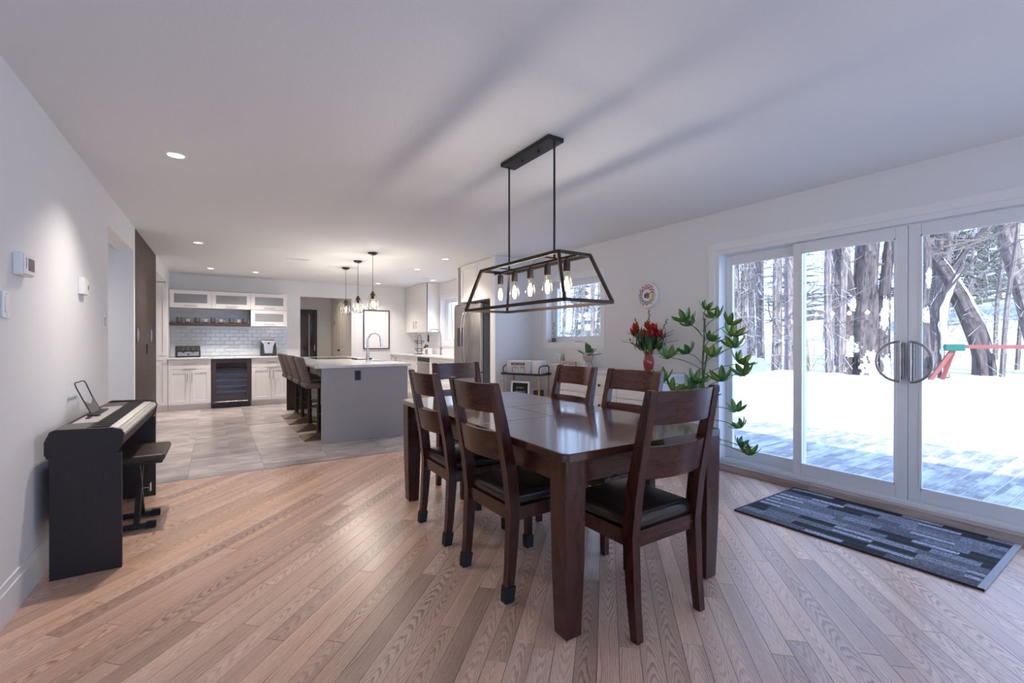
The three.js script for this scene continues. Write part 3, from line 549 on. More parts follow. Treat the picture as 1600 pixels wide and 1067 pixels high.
{
  const t = thing('kitchen_island', 'long kitchen island with grey end panel', 'kitchen island', [1.02, 0, -5.70]);
  part('end_panel', rbox(0.035, 1.085, 0.0, 0.888, -0.04, 0.0, 0.002), M.greyPanel, t);
  part('end_panel', rbox(0.035, 1.085, 0.0, 0.888, -3.12, -3.08, 0.002), M.walnut, t);
  part('cabinet_body', [box(0.40, 1.085, 0.09, 0.888, -3.08, -0.04), box(0.42, 1.03, 0, 0.09, -3.08, -0.04)], M.greyPanel, t);
  for (let k = 0; k < 5; k++) { const d = shaker(0.596, 0.76, M.greyPanel, t, 1.087, 0.11, -0.05 - k * 0.605, 'door', Math.PI / 2); addPull(d, 0.54, 0.62, 0.14, 'y'); }
  const o = thing('outlet', 'black electrical outlet on the grey island end panel', 'outlet', [1.47, 0.79, -5.70]);
  part('plate', rbox(-0.036, 0.036, -0.058, 0.058, 0, 0.006, 0.003), M.black, o); part('receptacle', [rbox(-0.017, 0.017, 0.008, 0.036, 0.005, 0.009, 0.003), rbox(-0.017, 0.017, -0.036, -0.008, 0.005, 0.009, 0.003)], M.rubber, o);
  const c = single('island_countertop', 'white veined quartz countertop on the grey island', 'countertop', [rbox(0.975, 2.135, 0.8885, 0.92, -8.86, -5.665, 0.003)], M.quartz, { grain: 'z' });
  const s = thing('sink', 'undermounted steel sink rim set in the island countertop', 'sink', [1.98, 0.92, -6.62]);
  part('rim', [box(-0.10, 0.12, 0, 0.0015, -0.22, -0.21), box(-0.10, 0.12, 0, 0.0015, 0.21, 0.22), box(-0.10, -0.09, 0, 0.0015, -0.21, 0.21), box(0.11, 0.12, 0, 0.0015, -0.21, 0.21)], M.steel, s); part('basin', box(-0.09, 0.11, 0.0002, 0.001, -0.21, 0.21), mat(lin(0.08, 0.08, 0.085), 0.4), s);
  const f = thing('faucet', 'tall chrome gooseneck faucet on the island', 'faucet', [1.80, 0.92, -6.45]);
  part('base', [cyl(0, 0, 0.012, 0, 0.028), cyl(0, 0.012, 0.12, 0, 0.021)], M.chrome, f); part('lever', rod([0.0, 0.075, 0.018], [0.0, 0.10, 0.085], 0.006, 0.005), M.chrome, f);
  part('spout', [tube([[0, 0.10, 0], [0, 0.25, 0], [0.005, 0.32, 0], [0.05, 0.385, 0], [0.11, 0.395, 0], [0.165, 0.355, 0], [0.185, 0.29, 0]], 0.0125, 60, 12)], M.chrome, f); part('spray_head', rod([0.184, 0.295, 0], [0.195, 0.21, 0], 0.014, 0.017), M.chrome, f);
  const k = thing('cooktop', 'flat black glass cooktop at the far end of the island', 'cooktop', [1.62, 0.9205, -8.02]);
  part('glass', rbox(-0.29, 0.29, 0, 0.006, -0.40, 0.40, 0.002), phy(lin(0.012, 0.012, 0.014), 0.06), k); part('controls', box(0.20, 0.27, 0.006, 0.0064, -0.12, 0.12), M.rubber, k);
  const tr = thing('tray', 'low dark tray beside the cooktop', 'tray', [1.93, 0.92, -7.25]); part('base', rbox(-0.11, 0.11, 0, 0.008, -0.15, 0.15, 0.003), M.bronze, tr); part('rim', [rbox(-0.12, -0.11, 0, 0.025, -0.15, 0.15, 0.002), rbox(0.11, 0.12, 0, 0.025, -0.15, 0.15, 0.002)], M.bronze, tr);
}
// ---------------------------------------------------------------- bar stools (front towards +x)
{
  const mk = (label) => {
    const t = thing('bar_stool', label, 'bar stool', [0, 0, 0], 0, 'bar stools along the island');
    part('base', loft([[0, 0, 0, 0.40, 0.40], [0, 0.012, 0, 0.40, 0.40], [0, 0.055, 0, 0.09, 0.09], [0, 0.075, 0, 0.06, 0.06]]), M.bronzeLight, t);
    part('post', [cyl(0, 0.06, 0.40, 0, 0.027), cyl(0, 0.40, 0.63, 0, 0.019)], M.blackMetal, t);
    part('footrest', [tube([[0, 0.30, 0.02], [0.10, 0.30, 0.11], [0.19, 0.30, 0.10], [0.215, 0.30, 0], [0.19, 0.30, -0.10], [0.10, 0.30, -0.11], [0, 0.30, -0.02]], 0.009, 40, 8)], M.bronze, t);
    part('lift_lever', rod([0, 0.60, 0.0], [0.06, 0.59, 0.17], 0.005), M.blackMetal, t);
    part('seat', [rbox(-0.19, 0.21, 0.63, 0.70, -0.205, 0.205, 0.03, 4)], M.fabric, t, 'x');
    const g = plain(new RoundedBoxGeometry(0.06, 0.36, 0.41, 4, 0.028)), p = g.attributes.position;
    for (let i = 0; i < p.count; i++) { const y = p.getY(i), z = p.getZ(i); p.setX(i, p.getX(i) + 0.09 * (z / 0.205) ** 2 * 0.45 - 0.10 * (y + 0.18) / 0.36); }
    g.computeVertexNormals(); part('backrest', toCreasedNormals(g, 1).translate(-0.165, 0.835, 0), M.fabric, t, 'y');
    return t;
  };
  const a = mk('brown upholstered bar stool nearest the grey island end panel'); a.position.set(1.10, 0, -6.12);
  copy(a, 'brown upholstered bar stool second from the grey island end panel', [1.10, 0, -6.78], 0.03);
  copy(a, 'brown upholstered bar stool second from the bar counter end', [1.10, 0, -7.41], -0.03);
  copy(a, 'brown upholstered bar stool nearest the bar counter with wine cooler', [1.10, 0, -7.98], 0.0);
}
// ---------------------------------------------------------------- bar counter on the back wall
function baseCabinet(x0, x1, label) {
  const t = thing('base_cabinet', label, 'cabinet', [x0, 0, -9.70]), w = x1 - x0;
  part('body', [box(0.001, w - 0.001, 0.10, 0.886, -0.595, -0.021), box(0.001, w - 0.001, 0, 0.10, -0.595, -0.07)], M.cab, t);
  const dr = shaker(w - 0.006, 0.165, M.cab, t, 0.003, 0.718, 0, 'drawer'); addPull(dr, w / 2, 0.095, 0.19, 'x');
  const d1 = shaker(w / 2 - 0.0045, 0.605, M.cab, t, 0.003, 0.107, 0), d2 = shaker(w / 2 - 0.0045, 0.605, M.cab, t, w / 2 + 0.0015, 0.107, 0);
  addPull(d1, w / 2 - 0.035, 0.47, 0.16, 'y'); addPull(d2, 0.03, 0.47, 0.16, 'y'); return t;
}
{
  baseCabinet(-0.667, -0.05, 'white shaker base cabinet between pantry and wine cooler');
  baseCabinet(0.572, 1.235, 'white shaker base cabinet between wine cooler and passage');
  const w = thing('wine_cooler', 'dark wine cooler with wooden shelf fronts behind glass', 'wine cooler', [-0.046, 0, -9.70]);
  const brown = mat(lin(0.055, 0.032, 0.035), 0.4);
  part('body', [box(0.002, 0.612, 0.02, 0.885, -0.595, -0.55), box(0.002, 0.03, 0.02, 0.885, -0.55, -0.03), box(0.584, 0.612, 0.02, 0.885, -0.55, -0.03), box(0.03, 0.584, 0.02, 0.10, -0.55, -0.03), box(0.03, 0.584, 0.86, 0.885, -0.55, -0.03)], brown, w);
  const d = part('door', [rbox(0.004, 0.07, 0.09, 0.88, -0.03, 0.01, 0.003), rbox(0.544, 0.61, 0.09, 0.88, -0.03, 0.01, 0.003), rbox(0.07, 0.544, 0.09, 0.20, -0.03, 0.01, 0.003), rbox(0.07, 0.544, 0.81, 0.88, -0.03, 0.01, 0.003)], brown, w);
  part('pane', box(0.065, 0.549, 0.19, 0.815, -0.012, -0.008), phy(lin(0.62, 0.56, 0.54), 0.02, { transmission: 1, thickness: 0 }), d);
  part('handle', [rod([0.05, 0.115, 0.035], [0.56, 0.115, 0.035], 0.009), rod([0.08, 0.115, 0.005], [0.08, 0.115, 0.035], 0.006), rod([0.53, 0.115, 0.005], [0.53, 0.115, 0.035], 0.006)], M.steel, d);
  for (let k = 0; k < 5; k++) part('shelf', rbox(0.035, 0.58, 0.27 + k * 0.105, 0.292 + k * 0.105, -0.5, -0.04, 0.003), mat(lin(0.68, 0.45, 0.27), 0.5), w, 'x');
  part('grille', [box(0.01, 0.605, 0.005, 0.08, -0.05, -0.02)], M.black, w);
  single('bar_countertop', 'white quartz countertop over the cabinets and wine cooler', 'countertop', rbox(-0.667, 1.245, 0.888, 0.918, -10.292, -9.672, 0.003), M.quartz, { grain: 'x' });
  // tall pantry
  const p = thing('pantry_cabinet', 'tall white shaker pantry cabinet beside the bar counter', 'cabinet', [-1.27, 0, -9.70]);
  part('body', [box(0, 0.60, 0.10, 2.205, -0.59, -0.021), box(0, 0.60, 0, 0.10, -0.59, -0.06)], M.cab, p);
  shaker(0.597, 1.25, M.cab, p, 0.0015, 0.95, 0); shaker(0.597, 0.838, M.cab, p, 0.0015, 0.107, 0);
  // wall cabinets with frosted fronts
  const X = [-0.665, -0.042, 0.582, 1.205];
  const wallCab = (x0, x1, y0, y1, l) => {
    const t = thing('wall_cabinet', l, 'cabinet', [x0, y0, -9.97]), w = x1 - x0, h = y1 - y0, f = 0.068, fb = 0.088;
    part('body', [box(0.001, w - 0.001, 0.001, 0.016, -0.32, -0.02), box(0.001, w - 0.001, h - 0.016, h - 0.001, -0.32, -0.02), box(0.001, 0.017, 0.016, h - 0.016, -0.32, -0.02), box(w - 0.017, w - 0.001, 0.016, h - 0.016, -0.32, -0.02), box(0.017, w - 0.017, 0.016, h - 0.016, -0.32, -0.312)], M.cab, t);
    const d = part('door', [rbox(0.002, f, 0.002, h - 0.002, -0.02, 0, 0.002), rbox(w - f, w - 0.002, 0.002, h - 0.002, -0.02, 0, 0.002), rbox(f, w - f, 0.002, fb, -0.02, 0, 0.002), rbox(f, w - f, h - f, h - 0.002, -0.02, 0, 0.002)], M.cab, t);
    part('pane', box(f - 0.003, w - f + 0.003, fb - 0.003, h - f + 0.003, -0.012, -0.008), M.frost, d); addPull(d, w * 0.5, 0.04, 0.18, 'x');
  };
  wallCab(X[0], X[1], 1.80, 2.115, 'white wall cabinet with frosted pane next to the pantry'); wallCab(X[1], X[2], 1.80, 2.115, 'white wall cabinet with frosted pane in the middle of the row'); wallCab(X[2], X[3], 1.80, 2.115, 'upper white wall cabinet with frosted pane above another one'); wallCab(X[2], X[3], 1.488, 1.798, 'lower white wall cabinet with frosted pane at shelf height');
  single('floating_shelf', 'brown wooden shelf carrying a row of grey mugs', 'shelf', rbox(-0.665, 0.58, 1.488, 1.538, -10.28, -9.98, 0.003), M.walnut, { grain: 'y' });
  // mugs and cups
  const mm = [mat(lin(0.10, 0.105, 0.115), 0.35), mat(lin(0.30, 0.31, 0.33), 0.2)];
  const mug = (tall, m) => { const r = tall ? 0.04 : 0.043, h = tall ? 0.095 : 0.07, t = thing('mug', '', 'mug', [0, 0, 0], 0, 'mugs on the wooden shelf'); part('cup', lathe([[0, 0.003], [r * 0.85, 0.002], [r, 0.02], [r, h], [r - 0.004, h], [r - 0.005, 0.02], [0, 0.012]], 24), m, t); part('handle', tube([[r - 0.002, h * 0.8, 0], [r + 0.022, h * 0.75, 0], [r + 0.026, h * 0.45, 0], [r - 0.002, h * 0.25, 0]], 0.0045, 20, 8), m, t); return t; };
  const A = mug(true, mm[0]), B = mug(false, mm[1]); A.userData.label = 'tall dark grey mug standing on the brown shelf'; B.userData.label = 'low glossy grey cup standing on the brown shelf';
  let fa = true, fb2 = true;
  [[-0.53, 1], [-0.40, 0], [-0.26, 1], [-0.14, 0], [-0.02, 1], [0.10, 0], [0.27, 1], [0.385, 0], [0.49, 1]].forEach(([x, tall], i) => {
    const p = [x, 1.5385, -10.08 + 0.03 * (i % 2)], turn = i * 1.3;
    if (tall) { if (fa) { A.position.set(...p); A.rotation.y = turn; fa = false; } else copy(A, null, p, turn); } else { if (fb2) { B.position.set(...p); B.rotation.y = turn; fb2 = false; } else copy(B, null, p, turn); }
  });
  // four-slice toaster
  const to = thing('toaster', 'dark four-slot toaster with a steel front on the bar counter', 'toaster', [-0.40, 0.918, -9.98], 0.1);
  const tb = shapeX([[-0.13, 0.012], [-0.14, 0.10], [-0.11, 0.165], [-0.07, 0.19], [0.03, 0.185], [0.13, 0.10], [0.14, 0.04], [0.135, 0.012]], 0.36, 0.012).rotateY(-Math.PI / 2);
  part('body', tb, mat(lin(0.03, 0.02, 0.02), 0.3), to);
  part('front_plate', plain(new THREE.BoxGeometry(0.31, 0.07, 0.012)).rotateX(-0.12).translate(0, 0.062, 0.152), M.steel, to);
  for (let k = 0; k < 4; k++) { const sl = part('slot', plain(new THREE.BoxGeometry(0.056, 0.008, 0.12)).rotateX(0.70).translate(-0.115 + k * 0.077, 0.156, 0.088), M.rubber, to); part('slot_rail', [-1, 1].map((q) => plain(new THREE.BoxGeometry(0.005, 0.014, 0.125)).rotateX(0.70).translate(-0.115 + k * 0.077 + q * 0.03, 0.157, 0.089)), M.steel, sl); }
  for (const s of [-0.07, 0.07]) part('lever', rbox(s - 0.018, s + 0.018, 0.085, 0.10, 0.15, 0.185, 0.004), M.black, to);
  part('dial', [cyl(0, 0, 0.012, 0, 0.014).rotateX(Math.PI / 2).translate(0.0, 0.055, 0.158)], M.black, to);
  // glass cake stand with dome
  const cs = thing('cake_stand', 'clear glass cake stand with domed lid', 'cake stand', [0.27, 0.918, -9.97]);
  part('stand', lathe([[0, 0.004], [0.075, 0.003], [0.06, 0.02], [0.022, 0.05], [0.02, 0.075], [0.06, 0.095], [0.135, 0.10], [0.137, 0.106], [0, 0.106]], 36), M.clearGlass, cs);
  part('dome', lathe([[0.115, 0.108], [0.115, 0.125], [0.10, 0.16], [0.06, 0.178], [0.012, 0.184], [0.01, 0.195], [0.015, 0.205], [0, 0.208]], 36), M.clearGlass, cs);
  // espresso machine
  const e = thing('espresso_machine', 'black and silver automatic espresso machine on the bar counter', 'coffee machine', [0.875, 0.918, -9.99], -0.05);
  const side = mat(lin(0.025, 0.022, 0.022), 0.3), silver = mat(lin(0.55, 0.54, 0.54), 0.3, { metalness: 0.5 });
  part('body', loft([[0, 0.02, -0.03, 0.275, 0.36], [0, 0.16, -0.03, 0.268, 0.35], [0, 0.27, -0.04, 0.235, 0.30], [0, 0.29, -0.04, 0.22, 0.28]]), side, e);
  part('front', shapeX([[-0.062, 0.055], [0.062, 0.055], [0.08, 0.20], [0.115, 0.285], [-0.115, 0.285], [-0.08, 0.20]], 0.02, 0.004).translate(0, 0, 0.145), silver, e);
  part('lid', rbox(-0.095, 0.095, 0.288, 0.312, -0.16, 0.09, 0.006), mat(lin(0.20, 0.11, 0.07), 0.4), e);
  part('dial', [cyl(0, 0, 0.014, 0, 0.02).rotateX(Math.PI / 2).translate(0, 0.245, 0.156)], M.black, e); part('display', [tube([[-0.05, 0.235, 0.157], [-0.056, 0.247, 0.157], [-0.05, 0.26, 0.157]], 0.004, 10, 6), tube([[0.05, 0.235, 0.157], [0.056, 0.247, 0.157], [0.05, 0.26, 0.157]], 0.004, 10, 6)], M.black, e);
  part('spout', rbox(-0.025, 0.025, 0.17, 0.215, 0.15, 0.185, 0.006), silver, e); part('drip_tray', rbox(-0.13, 0.13, 0.012, 0.05, -0.12, 0.19, 0.006), side, e);
  part('steam_wand', tube([[-0.10, 0.27, 0.13], [-0.085, 0.24, 0.165], [-0.08, 0.19, 0.17], [-0.082, 0.15, 0.168]], 0.006, 24, 8), M.chrome, e);
  for (const s of [-1, 1]) part('foot', cyl(s * 0.03, 0, 0.014, 0.16, 0.014), M.chrome, e);
}
// ---------------------------------------------------------------- passage behind the kitchen
{
  const t = thing('glass_door', 'black framed glass door at the end of the passage', 'door', [1.74, 0, -12.59]);
  part('frame', [rbox(-0.2, -0.11, 0, 2.0, 0, 0.05, 0.003), rbox(0.37, 0.47, 0, 2.0, 0, 0.05, 0.003), rbox(-0.11, 0.37, 1.89, 2.0, 0, 0.05, 0.003), rbox(-0.11, 0.37, 0, 0.15, 0, 0.05, 0.003)], M.black, t);
  part('pane', box(-0.11, 0.37, 0.15, 1.89, 0.02, 0.024), phy(lin(0.06, 0.035, 0.022), 0.04), t);
  part('mullion', [rbox(0.27, 0.30, 0.15, 1.89, 0.02, 0.04, 0.003)], mat(lin(0.35, 0.38, 0.42), 0.3), t); part('handle', rbox(0.40, 0.42, 0.95, 1.1, 0.05, 0.08, 0.004), M.nickel, t);
  const d = thing('passage_door', 'white door with casing on the passage side wall', 'door', [2.555, 0, -11.75]);
  part('casing', [rbox(-0.02, 0, 0, 2.05, -0.42, -0.35, 0.003), rbox(-0.02, 0, 0, 2.05, 0.35, 0.42, 0.003), rbox(-0.02, 0, 2.05, 2.12, -0.42, 0.42, 0.003)], M.trim, d); part('leaf', rbox(-0.012, 0, 0.01, 2.05, -0.35, 0.35, 0.002), M.cab, d); part('knob', sphere(-0.05, 0.98, 0.28, 0.026), M.bronze, d); part('hinge', [rbox(-0.022, -0.01, 0.3, 0.4, -0.352, -0.34, 0.002), rbox(-0.022, -0.01, 1.6, 1.7, -0.352, -0.34, 0.002)], M.bronze, d);
  const l = thing('passage_light', 'small ceiling light in the passage', 'ceiling light', [2.05, CH, -11.3]);
  part('trim_ring', lathe([[0.07, 0], [0.068, -0.006], [0.052, -0.008], [0.05, 0]], 24), M.white, l); part('lens', plain(new THREE.CircleGeometry(0.05, 24).rotateX(Math.PI / 2).translate(0, -0.004, 0)), M.glow([1, 0.8, 0.55], 6), l);
  const s = new THREE.SpotLight(lin(1, 0.80, 0.58), 3.2, 0, 1.2, 0.9); s.position.set(0, -0.012, 0); s.target.position.set(0, -2, 0); s.castShadow = true; s.shadow.radius = 2; l.add(s, s.target);
  const p = thing('framed_poster', 'blank white poster in a thin black frame', 'picture', [3.07, 1.46, -10.3]);
  part('frame', [rbox(-0.295, -0.275, -0.44, 0.44, 0, 0.025, 0.002), rbox(0.275, 0.295, -0.44, 0.44, 0, 0.025, 0.002), rbox(-0.275, 0.275, 0.42, 0.44, 0, 0.025, 0.002), rbox(-0.275, 0.275, -0.44, -0.42, 0, 0.025, 0.002)], M.black, p); part('sheet', box(-0.276, 0.276, -0.421, 0.421, 0.004, 0.012), mat(lin(0.80, 0.79, 0.79), 0.3), p);
}
// ---------------------------------------------------------------- sink counter along the right wall
{
  const XF = 3.42;
  const mk = (z0, z1, label, style) => {
    const t = thing('base_cabinet', label, 'cabinet', [XF, 0, z1], -Math.PI / 2), w = z1 - z0;   // local +z faces the room (-x), local x runs along -z... 
    part('body', [box(0, w - 0.002, 0.10, 0.886, -0.615, -0.021), box(0, w - 0.002, 0, 0.10, -0.615, -0.07)], M.cab, t);
    if (style === 'drawers') for (const [y, h] of [[0.107, 0.29], [0.402, 0.29], [0.697, 0.186]]) { const d = shaker(w - 0.006, h, M.cab, t, 0.003, y, 0, 'drawer'); addPull(d, w / 2, h - 0.06, 0.16, 'x'); }
    else { const d1 = shaker(w / 2 - 0.0045, 0.776, M.cab, t, 0.003, 0.107, 0), d2 = shaker(w / 2 - 0.0045, 0.776, M.cab, t, w / 2 + 0.0015, 0.107, 0); addPull(d1, w / 2 - 0.035, 0.66, 0.13, 'y'); addPull(d2, 0.03, 0.66, 0.13, 'y'); }
    t.position.z = z0; t.rotation.y = -Math.PI / 2; return t;
  };
  mk(-10.28, -9.62, 'white base cabinet in the corner under the sink counter', 'doors'); mk(-9.62, -8.72, 'white drawer cabinet left of the dishwasher', 'drawers'); mk(-8.10, -6.97, 'white base cabinet between dishwasher and refrigerator', 'drawers');
  const d = thing('dishwasher', 'built-in dishwasher with dark top edge under the sink counter', 'dishwasher', [XF, 0, -8.715], -Math.PI / 2);
  part('body', box(0, 0.61, 0.02, 0.885, -0.6, -0.02), M.black, d); part('door', rbox(0.004, 0.606, 0.10, 0.80, -0.02, 0.004, 0.003), M.steel, d); part('control_strip', rbox(0.004, 0.606, 0.805, 0.883, -0.02, 0.0, 0.003), M.black, d); part('handle', [rod([0.06, 0.75, 0.04], [0.55, 0.75, 0.04], 0.009), rod([0.1, 0.75, 0], [0.1, 0.75, 0.04], 0.006), rod([0.51, 0.75, 0], [0.51, 0.75, 0.04], 0.006)], M.steel, d);
  single('sink_countertop', 'white quartz countertop along the kitchen window wall', 'countertop', rbox(3.395, 4.035, 0.888, 0.918, -10.292, -6.97, 0.003), M.quartz, { grain: 'z' });
  const u = thing('corner_wall_cabinet', 'tall white wall cabinet between poster corner and kitchen window', 'cabinet', [3.73, 1.395, -10.29]);
  part('body', box(0.02, 0.305, 0, 1.04, 0.005, 1.27), M.cab, u); const ud = shaker(0.62, 1.036, M.cab, u, 0.018, 0.002, 1.27, 'door', -Math.PI / 2); ud.position.set(0.019, 0.002, 0.65); addPull(ud, 0.07, 0.16, 0.15, 'y'); const ue = shaker(0.62, 1.036, M.cab, u, 0.019, 0.002, 0.02, 'door', -Math.PI / 2); addPull(ue, 0.55, 0.16, 0.15, 'y');
  const f = thing('kitchen_faucet', 'dark spring-neck kitchen faucet before the window', 'faucet', [3.86, 0.918, -8.55], 0.0);
  part('base', [cyl(0, 0, 0.02, 0, 0.026), cyl(0, 0.02, 0.16, 0, 0.018)], M.nickel, f); part('spring_neck', tube([[0, 0.15, 0], [0, 0.40, 0], [-0.03, 0.49, -0.02], [-0.12, 0.53, -0.06], [-0.21, 0.48, -0.10], [-0.225, 0.40, -0.11]], 0.009, 50, 8), M.nickel, f); part('spray_head', [rod([-0.225, 0.41, -0.11], [-0.225, 0.27, -0.11], 0.016, 0.02)], M.blackMetal, f); part('lever', rod([0.0, 0.10, 0.015], [0.02, 0.16, 0.07], 0.006), M.nickel, f);
  const b = thing('tiered_basket', 'black wire two-tier basket stand on the sink counter', 'basket stand', [3.72, 0.918, -9.35], 0.9);
  part('arch', [tube([[-0.14, 0, 0], [-0.14, 0.28, 0], [-0.10, 0.38, 0], [0, 0.42, 0], [0.10, 0.38, 0], [0.14, 0.28, 0], [0.14, 0, 0]], 0.005, 60, 8), rod([-0.14, 0.005, -0.09], [-0.14, 0.005, 0.09], 0.005), rod([0.14, 0.005, -0.09], [0.14, 0.005, 0.09], 0.005)], M.blackMetal, b);
  for (const y of [0.06, 0.23]) { const g = []; for (let k = 0; k < 12; k++) { const a = k / 12 * 6.283; g.push(rod([0.13 * Math.cos(a), y + 0.06, 0.10 * Math.sin(a)], [0.07 * Math.cos(a), y, 0.055 * Math.sin(a)], 0.0025, 0.0025, 5)); } for (const [r, h] of [[1, 0.06], [0.54, 0]]) { const ps = []; for (let k = 0; k < 24; k++) ps.push([0.13 * r * Math.cos(k / 24 * 6.283), y + h, 0.10 * r * Math.sin(k / 24 * 6.283)]); g.push(tube(ps, 0.004, 48, 6, true)); } part('basket', g, M.blackMetal, b); }
  const c = thing('utensil_crock', 'white crock holding dark utensils beside the basket stand', 'crock', [3.72, 0.918, -8.98]); part('pot', lathe([[0, 0.004], [0.055, 0.003], [0.06, 0.02], [0.06, 0.13], [0.054, 0.13], [0.054, 0.02], [0, 0.015]], 24), M.white, c); for (const [x, z, h] of [[0.02, 0.01, 0.20], [-0.02, 0.015, 0.185], [0, -0.025, 0.21], [-0.03, -0.01, 0.17]]) part('utensil', [rod([x * 0.4, 0.02, z * 0.4], [x, h - 0.04, z], 0.005), sphere(x * 1.1, h - 0.02, z * 1.1, 0.02, 1.3, 10)], M.black, c);
  const cn = thing('canister', 'white canister with tan front beside the crock', 'canister', [3.66, 0.918, -8.72], 0.5); part('box', rbox(-0.06, 0.06, 0, 0.13, -0.05, 0.05, 0.006), M.white, cn); part('panel', [rbox(-0.064, -0.06, 0.02, 0.115, -0.035, 0.03, 0.001)], mat(lin(0.45, 0.26, 0.18), 0.5), cn);
}
// ---------------------------------------------------------------- refrigerator niche
{
  const t = thing('refrigerator', 'stainless french-door refrigerator with bowed handles', 'refrigerator', [3.35, 0, -6.90], -Math.PI / 2);   // local +z faces -x; local x runs from the far side towards the viewer
  t.rotation.y = -Math.PI / 2;
  part('body', box(0, 0.90, 0.02, 1.775, -0.66, -0.065), mat(lin(0.16, 0.18, 0.21), 0.4, { metalness: 0.4 }), t);
  const L = part('door', rbox(0.002, 0.448, 0.74, 1.78, -0.06, 0, 0.012, 3), M.steel, t), R = part('door', rbox(0.452, 0.898, 0.74, 1.78, -0.06, 0, 0.012, 3), M.steel, t), F = part('freezer_drawer', rbox(0.002, 0.898, 0.06, 0.73, -0.06, 0, 0.012, 3), M.steel, t);
  const bow = (x) => tube([[x, 0.84, 0.0], [x, 0.87, 0.035], [x, 1.0, 0.06], [x, 1.25, 0.075], [x, 1.5, 0.06], [x, 1.63, 0.035], [x, 1.66, 0.0]], 0.011, 50, 10);
  part('handle', bow(0.405), M.steel, L); part('handle', bow(0.495), M.steel, R); part('handle', tube([[0.08, 0.66, 0], [0.11, 0.66, 0.04], [0.45, 0.66, 0.065], [0.79, 0.66, 0.04], [0.82, 0.66, 0]], 0.011, 50, 10), M.steel, F);
  part('water_dispenser', rbox(0.13, 0.32, 1.12, 1.42, -0.01, 0.004, 0.004), M.black, L); part('hinge_cover', [rbox(0.02, 0.10, 1.775, 1.80, -0.12, -0.01, 0.004), rbox(0.80, 0.88, 1.775, 1.80, -0.12, -0.01, 0.004)], M.black, t);
  const c = thing('fridge_wall_cabinet', 'white two-door cabinet above the refrigerator up to the ceiling', 'cabinet', [3.40, 1.84, -6.74], -Math.PI / 2);
  part('body', box(0, 0.965, 0, 0.595, -0.60, -0.021), M.cab, c); const a = shaker(0.479, 0.592, M.cab, c, 0.002, 0.001, 0), b = shaker(0.479, 0.592, M.cab, c, 0.484, 0.001, 0); addPull(a, 0.445, 0.11, 0.15, 'y'); addPull(b, 0.035, 0.11, 0.15, 'y');
  single('gable_panel', 'tall white panel on the far side of the refrigerator', 'panel', rbox(3.44, 4.035, 0, 2.435, -6.962, -6.925, 0.002), M.cab);
}

